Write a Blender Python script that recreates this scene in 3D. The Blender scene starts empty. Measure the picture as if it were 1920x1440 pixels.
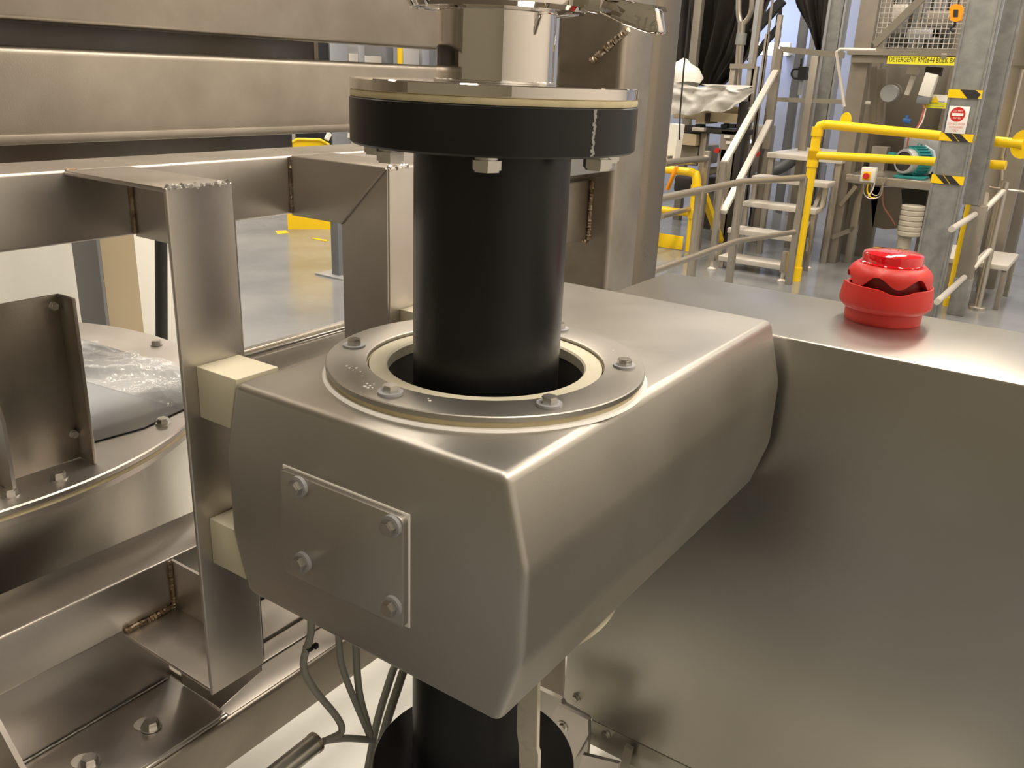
import bpy, bmesh, math, random
from mathutils import Vector, Matrix
random.seed(7)
S = bpy.context.scene
COL = S.collection
# ------------------------------------------------------------ camera
CAM = Vector((0.5341, -0.7388, 1.35))
CR = Vector((0.82019137, 0.57070112, 0.03982894))
CU = Vector((-0.22315442, 0.2550499, 0.94082499))
CF = Vector((-0.52677151, 0.78054454, -0.33654421))
FPX = 1632.68
cd = bpy.data.cameras.new('camera'); cam = bpy.data.objects.new('camera', cd); COL.objects.link(cam)
cd.sensor_width = 36; cd.lens = FPX / 1920 * 36; cd.clip_start = .02; cd.clip_end = 100
m = Matrix((CR, CU, -CF)).transposed().to_4x4(); m.translation = CAM; cam.matrix_world = m
S.camera = cam
# ------------------------------------------------------------ world, lights, exposure
w = bpy.data.worlds.new('world'); S.world = w; w.use_nodes = True
w.node_tree.nodes['Background'].inputs[0].default_value = (1, .93, .84, 1)
w.node_tree.nodes['Background'].inputs[1].default_value = .3
S.view_settings.view_transform = 'Standard'; S.view_settings.look = 'None'
S.view_settings.gamma = 1; S.view_settings.use_curve_mapping = False
S.view_settings.exposure = 0.0
ROOM = dict(x0=-11, x1=3.6, y0=-3.2, y1=10.5, h=5.6)
def area(name, loc, sx, sy, power, col=(1, .86, .68), rot=(0, 0, 0)):
    l = bpy.data.lights.new(name, 'AREA'); l.shape = 'RECTANGLE'; l.size = sx; l.size_y = sy
    l.energy = power; l.color = col
    o = bpy.data.objects.new(name, l); COL.objects.link(o); o.location = loc; o.rotation_euler = rot
    return o
LAMPS = [(-8, 1.2), (-8, 6.5), (-4.2, .2), (-4.2, 3.4), (-4.2, 7.2), (-.6, .4), (-.6, 3.6), (-.6, 7.2), (2.2, -.4), (2.2, 3.2), (2.2, 7.0)]
for x, y in LAMPS:
    area('hall_light', (x, y, ROOM['h'] - .16), .5, 2.4, 100, (1, .90, .77))
area('cool_light', (-3.45, 9.6, 2.15), .5, .12, 12, (.50, .62, 1), (math.radians(75), 0, 0))

# ------------------------------------------------------------ helpers
def at(x, y, ax, v):
    d = CR * ((x - 960) / FPX) + CU * (-(y - 720) / FPX) + CF
    return CAM + d * ((v - CAM[ax]) / d[ax])

class MB:
    def __init__(s): s.b = bmesh.new()
    def _t(s, vs, M):
        if M is not None: bmesh.ops.transform(s.b, matrix=M, verts=vs)
        return s
    def box(s, lo, hi, bev=0, seg=2, M=None):
        lo = Vector(lo); hi = Vector(hi)
        r = bmesh.ops.create_cube(s.b, size=1); v = r['verts']
        d = hi - lo
        for q in v:
            q.co = Vector((lo[i] + (q.co[i] + .5) * d[i] for i in range(3)))
        if bev > 0:
            es = list({e for q in v for e in q.link_edges})
            r = bmesh.ops.bevel(s.b, geom=es, offset=min(bev, min(abs(k) for k in d) * .45), segments=seg, profile=.5, affect='EDGES')
            v = list({q for f in r['faces'] for q in f.verts})
            # every vert of the island
            st = list(v); seen = set(v)
            while st:
                q = st.pop()
                for e in q.link_edges:
                    o = e.other_vert(q)
                    if o not in seen: seen.add(o); st.append(o)
            v = list(seen)
        return s._t(v, M)
    def prism(s, pts, a, b, axis=1, M=None):
        """polygon pts in the two other axes, extruded from a to b along axis"""
        def mk(p, t):
            c = [0, 0, 0]; o = [i for i in range(3) if i != axis]
            c[o[0]] = p[0]; c[o[1]] = p[1]; c[axis] = t
            return s.b.verts.new(c)
        A = [mk(p, a) for p in pts]; B = [mk(p, b) for p in pts]; n = len(pts)
        fs = [s.b.faces.new(A), s.b.faces.new(B[::-1])]
        for i in range(n):
            j = (i + 1) % n; fs.append(s.b.faces.new((A[i], B[i], B[j], A[j])))
        bmesh.ops.recalc_face_normals(s.b, faces=fs)
        return s._t(A + B, M)
    def slab(s, P, off):
        """polygon of 3-D points, given thickness by the vector off"""
        off = Vector(off)
        A = [s.b.verts.new(p) for p in P]; B = [s.b.verts.new(Vector(p) + off) for p in P]; n = len(P)
        fs = [s.b.faces.new(A), s.b.faces.new(B[::-1])]
        for i in range(n):
            j = (i + 1) % n; fs.append(s.b.faces.new((A[i], B[i], B[j], A[j])))
        bmesh.ops.recalc_face_normals(s.b, faces=fs)
        return s
    def lathe(s, prof, c, n=48, M=None, caps=True, wave=None):
        c = Vector(c); rings = []
        for k, (r, z) in enumerate(prof):
            ring = []
            for i in range(n):
                a = 2 * math.pi * i / n
                zz = z + (wave[k](a) if wave and wave[k] else 0)
                ring.append(s.b.verts.new((c.x + r * math.cos(a), c.y + r * math.sin(a), c.z + zz)))
            rings.append(ring)
        fs = []
        for A, B in zip(rings, rings[1:]):
            for i in range(n):
                j = (i + 1) % n; fs.append(s.b.faces.new((A[i], A[j], B[j], B[i])))
        if caps:
            fs.append(s.b.faces.new(rings[0][::-1])); fs.append(s.b.faces.new(rings[-1]))
        bmesh.ops.recalc_face_normals(s.b, faces=fs)
        return s._t([v for r in rings for v in r], M)
    def ringlathe(s, prof, c, n=64, M=None):
        """closed profile swept round a vertical axis"""
        c = Vector(c); rings = []
        for r, z in prof:
            rings.append([s.b.verts.new((c.x + r * math.cos(2 * math.pi * i / n), c.y + r * math.sin(2 * math.pi * i / n), c.z + z)) for i in range(n)])
        fs = []
        for k in range(len(prof)):
            A = rings[k]; B = rings[(k + 1) % len(prof)]
            for i in range(n):
                j = (i + 1) % n; fs.append(s.b.faces.new((A[i], A[j], B[j], B[i])))
        bmesh.ops.recalc_face_normals(s.b, faces=fs)
        return s._t([v for r in rings for v in r], M)
    def tube(s, pts, r, n=12, caps=True):
        P = [Vector(p) for p in pts]; rings = []
        R = r if isinstance(r, (list, tuple)) else [r] * len(P)
        t0 = (P[1] - P[0]).normalized()
        up = Vector((0, 0, 1)) if abs(t0.z) < .9 else Vector((1, 0, 0))
        u = (up - t0 * up.dot(t0)).normalized()
        for k, p in enumerate(P):
            if k == 0: t = P[1] - P[0]
            elif k == len(P) - 1: t = P[-1] - P[-2]
            else: t = (P[k + 1] - p).normalized() + (p - P[k - 1]).normalized()
            t.normalize(); u = (u - t * u.dot(t)).normalized(); v = t.cross(u)
            rings.append([s.b.verts.new(p + (u * math.cos(2 * math.pi * i / n) + v * math.sin(2 * math.pi * i / n)) * R[k]) for i in range(n)])
        for A, B in zip(rings, rings[1:]):
            for i in range(n):
                j = (i + 1) % n; s.b.faces.new((A[i], A[j], B[j], B[i]))
        if caps: s.b.faces.new(rings[0][::-1]); s.b.faces.new(rings[-1])
        return s
    def bar(s, a, b, wx, wy, up=(0, 0, 1), bev=0):
        """rectangular bar from a to b"""
        a = Vector(a); b = Vector(b); t = (b - a); L = t.length; t.normalize()
        up = Vector(up)
        if abs(t.dot(up)) > .95: up = Vector((0, 1, 0))
        sx = t.cross(up).normalized(); sy = sx.cross(t)
        M = Matrix((sx, sy, t)).transposed().to_4x4(); M.translation = a
        return s.box((-wx / 2, -wy / 2, 0), (wx / 2, wy / 2, L), bev, 2, M)
    def sheet(s, L, R, nu, nv, f):
        """ruled surface between two polylines with an offset function f(u,v)->Vector"""
        def pl(P, t):
            t *= len(P) - 1; i = min(int(t), len(P) - 2); return Vector(P[i]).lerp(Vector(P[i + 1]), t - i)
        g = []
        for j in range(nv + 1):
            a = pl(L, j / nv); b = pl(R, j / nv)
            g.append([s.b.verts.new(a.lerp(b, i / nu) + f(i / nu, j / nv)) for i in range(nu + 1)])
        for j in range(nv):
            for i in range(nu): s.b.faces.new((g[j][i], g[j][i + 1], g[j + 1][i + 1], g[j + 1][i]))
        return s
    def beads(s, a, b, n, r, jit=.25):
        """weld bead: overlapping flattened lumps"""
        a = Vector(a); b = Vector(b)
        pts = []; rad = []
        for i in range(n * 2 + 1):
            pts.append(a.lerp(b, i / (2 * n)) + Vector((random.uniform(-1, 1), random.uniform(-1, 1), random.uniform(-1, 1))) * r * .12)
            rad.append(r * (1 if i % 2 else .72) * random.uniform(1 - jit / 2, 1 + jit / 2))
        return s.tube(pts, rad, 8)

def wloc(o):
    v = Vector((0, 0, 0))
    while o is not None: v += o.location; o = o.parent
    return v
def smooth(me, ang=35):
    me.polygons.foreach_set('use_smooth', [True] * len(me.polygons))
    bm = bmesh.new(); bm.from_mesh(me); c = math.radians(ang)
    for e in bm.edges:
        e.smooth = not (len(e.link_faces) == 2 and e.calc_face_angle(0) > c)
    bm.to_mesh(me); bm.free()
def part(name, mb, mat, parent=None, ang=35, kind=None, label=None):
    me = bpy.data.meshes.new(name); mb.b.to_mesh(me); mb.b.free()
    smooth(me, ang); me.materials.append(mat)
    o = bpy.data.objects.new(name, me); COL.objects.link(o)
    if parent is not None:
        o.parent = parent; off = wloc(parent)
    else:
        xs = [v.co for v in me.vertices]
        off = Vector(((min(v.x for v in xs) + max(v.x for v in xs)) / 2, (min(v.y for v in xs) + max(v.y for v in xs)) / 2, min(v.z for v in xs)))
        o.location = off
    me.transform(Matrix.Translation(-off))
    if kind: o['kind'] = kind
    if label: o['label'] = label
    return o
def thing(name, label, cat, loc=(0, 0, 0), group=None):
    o = bpy.data.objects.new(name, None); COL.objects.link(o); o.empty_display_size = .05
    o.location = loc; o['label'] = label; o['category'] = cat
    if group: o['group'] = group
    return o
def tag(o, label, cat, group=None):
    o['label'] = label; o['category'] = cat
    if group: o['group'] = group
    return o
def copy_tree(o, loc, label=None, parent=None):
    c = o.copy(); COL.objects.link(c); c.location = loc
    if parent is not None: c.parent = parent
    if label: c['label'] = label
    for ch in [k for k in bpy.data.objects if k.parent == o]:
        copy_tree(ch, ch.location, None, c)
    return c
def struct(name, mb, mat, ang=35):
    o = part(name, mb, mat, None, ang); o['kind'] = 'structure'; return o
def bool_cut(o, cutter_mb):
    me = bpy.data.meshes.new('cut'); cutter_mb.b.to_mesh(me); cutter_mb.b.free()
    c = bpy.data.objects.new('cut', me); COL.objects.link(c)
    md = o.modifiers.new('b', 'BOOLEAN'); md.operation = 'DIFFERENCE'; md.object = c; md.solver = 'EXACT'
    bpy.context.view_layer.update()
    dg = bpy.context.evaluated_depsgraph_get()
    nm = bpy.data.meshes.new_from_object(o.evaluated_get(dg)); o.modifiers.clear(); o.data = nm
    bpy.data.objects.remove(c); smooth(nm, 35)
def text(name, body, size, mat, parent, loc, right, up, ext=.0008, sx=1.0, align='CENTER', fit=None):
    cu = bpy.data.curves.new(name, 'FONT'); cu.body = body; cu.size = size; cu.extrude = ext; cu.align_x = align; cu.align_y = 'CENTER'
    cu.resolution_u = 2
    o = bpy.data.objects.new(name, cu); COL.objects.link(o)
    dg = bpy.context.evaluated_depsgraph_get(); me = bpy.data.meshes.new_from_object(o.evaluated_get(dg))
    bpy.data.objects.remove(o)
    if fit:
        xs = [v.co.x for v in me.vertices]; sx = fit / (max(xs) - min(xs))
    right = Vector(right).normalized(); up = Vector(up); up = (up - right * up.dot(right)).normalized(); n = right.cross(up)
    M = Matrix((right * sx, up, n)).transposed().to_4x4(); M.translation = Vector(loc)
    me.transform(M); me.transform(Matrix.Translation(-wloc(parent)))
    me.materials.clear(); me.materials.append(mat)
    q = bpy.data.objects.new(name, me); COL.objects.link(q); q.parent = parent
    return q

# ------------------------------------------------------------ materials
def mat(name, col, rough=.5, metal=0., **k):
    M = bpy.data.materials.new(name); M.use_nodes = True; nt = M.node_tree; b = nt.nodes['Principled BSDF']
    b.inputs['Base Color'].default_value = (*col, 1); b.inputs['Roughness'].default_value = rough; b.inputs['Metallic'].default_value = metal
    N = nt.nodes.new; Lk = nt.links.new
    tc = N('ShaderNodeTexCoord')
    def noise(scale, detail=4, stretch=(1, 1, 1)):
        mp = N('ShaderNodeMapping'); mp.inputs['Scale'].default_value = stretch; Lk(tc.outputs['Object'], mp.inputs[0])
        n = N('ShaderNodeTexNoise'); n.inputs['Scale'].default_value = scale; n.inputs['Detail'].default_value = detail
        Lk(mp.outputs[0], n.inputs['Vector']); return n.outputs[0]
    def ramp(src, c0, c1, p0=.3, p1=.7):
        r = N('ShaderNodeValToRGB'); r.color_ramp.elements[0].position = p0; r.color_ramp.elements[1].position = p1
        r.color_ramp.elements[0].color = (*c0, 1); r.color_ramp.elements[1].color = (*c1, 1); Lk(src, r.inputs[0]); return r.outputs[0]
    col2 = k.get('col2')
    if col2: Lk(ramp(noise(k.get('scale', 6), 5, k.get('stretch', (1, 1, 1))), col, col2, *k.get('pos', (.35, .65))), b.inputs['Base Color'])
    if k.get('rvar'):
        v = k['rvar']; mr = N('ShaderNodeMapRange'); mr.inputs['To Min'].default_value = rough - v; mr.inputs['To Max'].default_value = rough + v
        mr.inputs['From Min'].default_value = .3; mr.inputs['From Max'].default_value = .7
        Lk(noise(k.get('rscale', 9), 4, k.get('rstretch', (1, 1, 1))), mr.inputs['Value']); Lk(mr.outputs[0], b.inputs['Roughness'])
    if k.get('bump'):
        bp = N('ShaderNodeBump'); bp.inputs['Strength'].default_value = k['bump']; bp.inputs['Distance'].default_value = k.get('bdist', .001)
        Lk(noise(k.get('bscale', 60), 3, k.get('bstretch', (1, 1, 1))), bp.inputs['Height']); Lk(bp.outputs[0], b.inputs['Normal'])
    if k.get('emit'):
        b.inputs['Emission Color'].default_value = (*k['emit'], 1); b.inputs['Emission Strength'].default_value = k.get('estr', 1)
    if k.get('alpha') is not None: b.inputs['Alpha'].default_value = k['alpha']
    if k.get('trans'): b.inputs['Transmission Weight'].default_value = k['trans']
    if k.get('coat'): b.inputs['Coat Weight'].default_value = k['coat']
    if k.get('spec') is not None: b.inputs['Specular IOR Level'].default_value = k['spec']
    return M
Ms = {}
Ms['blasted'] = mat('blasted_steel', (.455, .435, .40), .42, 1, col2=(.50, .48, .44), scale=5, rvar=.03, bump=.25, bscale=900, bdist=.0003)
Ms['beam'] = mat('dull_steel_beam', (.345, .31, .265), .40, 1, col2=(.43, .39, .34), scale=9, rvar=.07, rscale=6, bump=.3, bscale=500, bdist=.0003)
Ms['frame'] = mat('mill_steel_frame', (.52, .485, .45), .37, 1, col2=(.60, .565, .53), scale=7, rvar=.05, rscale=8)
Ms['cab'] = mat('brushed_cabinet_steel', (.45, .435, .395), .33, 1, col2=(.50, .485, .445), scale=3, rvar=.02)
Ms['polish'] = mat('polished_steel', (.74, .70, .66), .035, 1)
Ms['bolt'] = mat('bolt_steel', (.60, .58, .55), .28, 1, bump=.3, bscale=300, bdist=.0004)
Ms['weld'] = mat('weld_metal', (.46, .40, .33), .35, 1, col2=(.24, .18, .12), scale=80)
Ms['heat'] = mat('heat_tinted_weld', (.22, .16, .11), .42, 1, col2=(.45, .36, .26), scale=90)
Ms['washer'] = mat('grey_nylon_washer', (.36, .36, .38), .5)
Ms['cream'] = mat('cream_plastic', (.68, .64, .50), .55, 0, col2=(.62, .58, .44), scale=8)
Ms['gasket'] = mat('cream_gasket', (.66, .58, .38), .6, 0, col2=(.55, .47, .28), scale=40)
Ms['white'] = mat('white_plastic', (.80, .78, .72), .4)
Ms['seal'] = mat('white_silicone', (.85, .83, .80), .35)
Ms['black'] = mat('black_polyethylene', (.006, .006, .006), .33, 0, col2=(.010, .010, .011), scale=4, rvar=.05, rscale=7, spec=.36)
Ms['scuff'] = mat('chalky_scuff', (.32, .32, .31), .8)
Ms['red'] = mat('red_plastic', (.56, .024, .018), .42, 0, bump=.15, bscale=400, bdist=.0004)
Ms['redl'] = mat('red_lens', (.85, .005, .015), .08, 0, coat=1, trans=.25)
Ms['redd'] = mat('dark_red_inside', (.22, .008, .008), .5)
Ms['yel'] = mat('yellow_paint', (.90, .60, .008), .35)
Ms['ora'] = mat('orange_paint', (.95, .36, .01), .4)
Ms['galv'] = mat('galvanised_steel', (.26, .265, .255), .55, .55, col2=(.36, .36, .345), scale=14, bump=.2, bscale=60)
Ms['ss'] = mat('stainless_tube', (.52, .475, .41), .33, .9)
Ms['ssd'] = mat('dull_stainless', (.31, .275, .23), .5, .7, col2=(.36, .325, .275), scale=4)
Ms['ssl'] = mat('bright_tread', (.66, .62, .56), .5, .5)
Ms['dark'] = mat('dark_metal', (.05, .045, .04), .5, .4)  # one even dark tone for metal parts, seams and openings
Ms['blackm'] = mat('matt_black', (.015, .015, .015), .6)
Ms['fabric'] = mat('black_fabric', (.045, .038, .032), .6, 0, col2=(.07, .06, .05), scale=2)
Ms['film'] = mat('clear_film', (.80, .80, .79), .08, 0, bump=1, bscale=22, bdist=.02, alpha=.30, spec=1)
Ms['tubed'] = mat('dark_rounded_steel', (.27, .235, .19), .3, 1, rvar=.04)
Ms['film2'] = mat('milky_sheet', (.62, .60, .57), .35, 0, bump=.6, bscale=9, bdist=.02)
Ms['teal'] = mat('teal_paint', (.02, .22, .22), .35)
Ms['grey'] = mat('grey_conduit', (.30, .30, .27), .5)
Ms['print'] = mat('black_print', (.02, .02, .02), .6)
Ms['tint'] = mat('tan_paint', (.40, .325, .215), .5)
Ms['bgrey'] = mat('blue_grey_paint', (.17, .175, .185), .5)
Ms['floor'] = mat('epoxy_floor', (.17, .178, .185), .16, 0, col2=(.25, .255, .26), scale=1.6, rvar=.05, rscale=3, bump=.1, bscale=4, bdist=.004)
Ms['floorw'] = mat('white_floor', (.74, .73, .68), .22, 0, col2=(.68, .67, .62), scale=3)
Ms['wall'] = mat('cream_wall', (.74, .71, .66), .6)
Ms['wallb'] = mat('cool_tinted_cladding', (.34, .38, .50), .5)  # white cladding, the cool lamp's blue cast put into its colour
Ms['wallf'] = mat('brown_grey_wall', (.185, .17, .125), .7)
Ms['ceil'] = mat('grey_ceiling', (.34, .31, .27), .7)
Ms['lamp'] = mat('lamp_glow', (1, .9, .75), .5, emit=(1, .86, .68), estr=6)
Ms['lampc'] = mat('cool_lamp_glow', (.9, .95, 1), .5, emit=(.85, .9, 1), estr=14)
Ms['blue'] = mat('blue_plastic', (.03, .12, .35), .4)
Ms['bag'] = mat('translucent_bag', (.62, .60, .56), .4, 0, bump=.8, bscale=7, bdist=.03)
Ms['strap'] = mat('limed_zinc', (.60, .57, .48), .6, .1, col2=(.36, .34, .27), scale=45, pos=(.55, .8))
Ms['beige'] = mat('beige_bin', (.50, .42, .28), .55)
Ms['gs'] = mat('grey_galvanised_wall', (.42, .43, .44), .45, .5)

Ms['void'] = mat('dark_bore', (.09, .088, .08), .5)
# ------------------------------------------------------------ room
x0, x1, y0, y1, H = ROOM['x0'], ROOM['x1'], ROOM['y0'], ROOM['y1'], ROOM['h']
struct('floor', MB().box((x0, y0, -.1), (x1, y1, 0)), Ms['floor'])
struct('ceiling', MB().box((x0, y0, H), (x1, y1, H + .1)), Ms['ceil'])
struct('wall_left', MB().box((x0 - .1, y0, 0), (x0, y1, H)), Ms['wall'])
struct('unseen_wall_right', MB().box((x1, y0, 0), (x1 + .1, y1, H)), Ms['wall'])  # unseen wall, set close and pale to brighten right-facing steel
struct('wall_back', MB().box((x0, y1, 0), (x1, y1 + .1, H)), Ms['wallb'])
struct('unseen_wall_front', MB().box((x0, y0 - .1, 0), (x1, y0, H)), Ms['wallf'])  # unseen wall added behind the camera, dark so front faces reflect little light
for i, (x, y) in enumerate(LAMPS):
    t = thing('ceiling_lamp', 'long warm strip lamp, %s row, %s in it' % ({-8: 'leftmost', -4.2: 'second', -.6: 'third', 2.2: 'rightmost'}[x], 'nearest' if y < 1.5 else ('farthest' if y > 6 else 'middle')), 'lamp', (x, y, H - .15), 'strip lamps under the ceiling')
    part('housing', MB().box((x - .28, y - 1.25, H - .13), (x + .28, y + 1.25, H), .02), Ms['white'], t)
    part('diffuser', MB().box((x - .25, y - 1.2, H - .15), (x + .25, y + 1.2, H - .13), .004), Ms['lamp'], t)
# ================================================================ FOREGROUND
def hexhead(mb, c, d, s=.0085, h=.008, washer=0):
    """hexagon head: c base centre, d outward axis index/sign"""
    ax, sg = d
    r = s / math.cos(math.pi / 6)
    pts = [(r * math.cos(math.pi / 3 * i + .2), r * math.sin(math.pi / 3 * i + .2)) for i in range(6)]
    oth = [i for i in range(3) if i != ax]
    P = [(c[oth[0]] + p[0], c[oth[1]] + p[1]) for p in pts]
    q = [(c[oth[0]] + p[0] * .86, c[oth[1]] + p[1] * .86) for p in pts]
    a = c[ax]; mb.prism(P, a, a + sg * h * .8, ax)
    # chamfered crown
    mb.prism(q, a + sg * h * .8, a + sg * h, ax)
    return mb
def disc(mb, c, d, r, h, n=24):
    ax, sg = d; oth = [i for i in range(3) if i != ax]
    mb.prism([(c[oth[0]] + r * math.cos(2 * math.pi * i / n), c[oth[1]] + r * math.sin(2 * math.pi * i / n)) for i in range(n)], c[ax], c[ax] + sg * h, ax)
    return mb
def bolt(parent, c, d, s=.0085, h=.008, wr=.013, wh=.003, wm=None, name='bolt', label=None):
    c = Vector(c); c2 = c.copy(); c2[d[0]] += d[1] * wh
    o = part(name, hexhead(MB(), c2, d, s, h), Ms['bolt'], parent, 25, label=label)
    part('washer', disc(MB(), c, d, wr, wh), wm or Ms['bolt'], o)
    return o

# ---- metal detector head -------------------------------------------------
det = thing('detector_head', 'big blasted steel box with round opening around the black pipe', 'machine', (0, .119, .787))
PROF = [(-.172, 1.039), (-.195, .953), (-.195, .862), (-.173, .787), (.173, .787), (.195, .862), (.195, .953), (.172, 1.039)]
hb = MB().prism(PROF, -.204, .442, 1)
bmesh.ops.bevel(hb.b, geom=list(hb.b.edges), offset=.009, segments=4, profile=.5, affect='EDGES')
housing = part('housing', hb, Ms['blasted'], det, 30)
bpy.context.view_layer.update()
bool_cut(housing, MB().lathe([(.127, .6), (.127, 1.2)], (0, 0, 0), 96))
part('liner', MB().ringlathe([(.1275, 1.036), (.1275, 1.049), (.110, 1.049), (.108, 1.047), (.108, 1.036)], (0, 0, 0), 96), Ms['cream'], det, label='cream plastic liner round the opening')
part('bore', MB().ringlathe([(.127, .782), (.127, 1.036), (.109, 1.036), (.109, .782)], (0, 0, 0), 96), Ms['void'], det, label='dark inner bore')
part('ring_seal', MB().ringlathe([(.150, 1.0385), (.150, 1.0420), (.1755, 1.0412), (.1775, 1.0385)], (0, 0, 0), 96), Ms['seal'], det)
part('spacer_ring', MB().ringlathe([(.129, 1.039), (.129, 1.0475), (.1705, 1.0475), (.1705, 1.039)], (0, 0, 0), 96), Ms['gasket'], det, label='cream spacer ring under the steel ring')
rg = part('clamp_ring', MB().ringlathe([(.130, 1.0475), (.130, 1.0525), (.132, 1.0535), (.1725, 1.0535), (.1735, 1.0525), (.1735, 1.0475)], (0, 0, 0), 96), Ms['blasted'], det)
for px, py in ((652, 641), (727, 731), (1032, 752), (1176, 680), (1057, 608)):
    p = at(px, py, 2, 1.058); a = math.atan2(p.y, p.x)
    bolt(det, (.151 * math.cos(a), .151 * math.sin(a), 1.0535), (2, 1), .0072, .0065, .0125, .0025, Ms['washer'])
a = math.radians(118)
bolt(det, (.151 * math.cos(a), .151 * math.sin(a), 1.0535), (2, 1), .0072, .0065, .0125, .0025, Ms['washer'])
spk = MB()
for px, py in ((655, 690), (662, 694), (668, 690), (676, 697), (688, 719), (694, 723), (701, 720), (690, 727), (803, 747), (806, 751), (722, 720), (1150, 657), (650, 686), (684, 724), (698, 727)):
    p = at(px, py, 2, 1.0537); disc(spk, (p.x, p.y, 1.0535), (2, 1), random.uniform(.0008, .0021), .0004, 7)
part('powder_specks', spk, Ms['seal'], det, kind='stuff', label='white powder specks')
part('lower_ring', MB().ringlathe([(.110, .787), (.110, .776), (.169, .776), (.169, .787)], (0, 0, 0), 96), Ms['cream'], det, label='cream ring under the box')
cp = MB().box((-.100, -.2125, .848), (.0665, -.203, .967), .0)
es = [e for e in cp.b.edges if abs(e.verts[0].co.y - e.verts[1].co.y) > .005]
bmesh.ops.bevel(cp.b, geom=es, offset=.007, segments=4, profile=.5, affect='EDGES')
es = [e for e in cp.b.edges if e.calc_length() > 0 and all(v.co.y < -.212 for v in e.verts)]
bmesh.ops.bevel(cp.b, geom=es, offset=.0012, segments=2, profile=.5, affect='EDGES')
part('cover_plate', cp, Ms['blasted'], det)
part('plate_seal', MB().box((-.1015, -.2055, .8465), (.068, -.2035, .9685), .001), Ms['seal'], det)
for px, py in ((552, 916), (726, 991), (560, 1058), (728, 1142)):
    p = at(px, py, 1, -.220)
    bolt(det, (p.x, -.2125, p.z), (1, -1), .0072, .0075, .011, .004, Ms['washer'])

# ---- cream spacer blocks between box and frame ---------------------------
for lab, ya, yb, za, zb in (('cream plastic block at top between left post and box', -.2, -.144, .982, 1.041), ('cream plastic block low between left post and box', -.2, -.144, .800, .858),
                   ('cream plastic block at top between box and rear post', .125, .180, .982, 1.041), ('cream plastic block low between box and rear post', .125, .180, .800, .858)):
    xr = -.1715 if za > .9 else -.1735
    P = [(-.238, za), (-.238, zb), (xr if za > .9 else -.196, zb), (-.1885 if za > .9 else -.178, za)]
    if za < .9: P = [(-.238, za), (-.238, zb), (-.1955, zb), (-.1785, za)]
    if za > .9: P = [(-.238, za), (-.238, zb), (-.1725, zb), (-.1725, 1.0392), (-.1875, za)]
    mb = MB().prism(P, ya, yb, 1)
    bmesh.ops.bevel(mb.b, geom=list(mb.b.edges), offset=.0012, segments=2, profile=.5, affect='EDGES')
    tag(part('spacer_block', mb, Ms['cream'], None), lab, 'block', 'spacer blocks holding the box')

# ---- black pipe with flanges ---------------------------------------------
bp = thing('plastic_pipe', 'thick black plastic pipe with heavy flange running down through the box', 'pipe', (0, 0, .49))
pb = MB(); pb.ringlathe([(.080, .49), (.080, 1.2805), (.070, 1.2805), (.070, .49)], (0, 0, 0), 96)
part('barrel', pb, Ms['black'], bp)
fl = MB().ringlathe([(.071, 1.2800), (.071, 1.3235), (.1405, 1.3235), (.1425, 1.322), (.1425, 1.282), (.1405, 1.280)], (0, 0, 0), 128)
flo = part('flange', fl, Ms['black'], bp)
u = Vector((CAM.x, CAM.y, 0)).normalized()
# chalky scratch down the flange side
q = at(1112, 240, 1, -.05); ang = math.atan2(CAM.y, CAM.x) + math.radians(38)
def onrim(px):
    lo, hi = -1.6, 1.6; base = math.atan2(CAM.y, CAM.x)
    def proj(a):
        d = Vector((.1425 * math.cos(a), .1425 * math.sin(a), 1.30)) - CAM
        return 960 + FPX * d.dot(CR) / d.dot(CF)
    for _ in range(40):
        mi = (lo + hi) / 2
        if proj(base + mi) < px: lo = mi
        else: hi = mi
    return base + lo
aS = onrim(1113)
sc = MB()
for k in range(26):
    z = 1.283 + .0385 * k / 25; j = random.uniform(-.0011, .0011)
    da = j / .1425; ww = random.uniform(.0008, .0022) / .1425
    P = [Vector((.1426 * math.cos(aS + da + s * ww), .1426 * math.sin(aS + da + s * ww), z + e)) for s, e in ((-1, -.0009), (1, -.0006), (1, .001), (-1, .0007))]
    sc.slab(P, Vector((math.cos(aS), math.sin(aS), 0)) * .0002)
part('scratch', sc, Ms['scuff'], flo)
# nuts and bolt ends below the flange
for px in (732, 912, 1120):
    lo, hi = -1.6, 1.6; base = math.atan2(CAM.y, CAM.x)
    def prj(a, r=.1185):
        d = Vector((r * math.cos(a), r * math.sin(a), 1.27)) - CAM
        return 960 + FPX * d.dot(CR) / d.dot(CF)
    for _ in range(40):
        mi = (lo + hi) / 2
        if prj(base + mi) < px: lo = mi
        else: hi = mi
    a = base + lo
    c = (.1185 * math.cos(a), .1185 * math.sin(a), 1.280)
    b_ = part('bolt', hexhead(MB(), (c[0], c[1], 1.2765), (2, -1), .0125, .0105), Ms['bolt'], bp, 25)
    part('washer', disc(MB(), c, (2, -1), .0105, .0035), Ms['bolt'], b_)
for k in range(5):
    a = math.atan2(CAM.y, CAM.x) + math.radians(98 + 42 * k)
    c = (.1185 * math.cos(a), .1185 * math.sin(a), 1.280)
    b_ = part('bolt', hexhead(MB(), (c[0], c[1], 1.2765), (2, -1), .0125, .0105), Ms['bolt'], bp, 25)
    part('washer', disc(MB(), c, (2, -1), .0105, .0035), Ms['bolt'], b_)
part('lower_flange', MB().ringlathe([(.0801, .478), (.0801, .502), (.130, .502), (.1315, .5), (.1315, .478)], (0, 0, 0), 96), Ms['black'], bp)
tag(part('flange_gasket', MB().ringlathe([(.058, 1.3235), (.058, 1.3292), (.1412, 1.3292), (.1418, 1.3262), (.1412, 1.3235)], (0, 0, 0), 128), Ms['gasket'], None),
    'thin cream gasket between black flange and polished steel plate', 'gasket')

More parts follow.
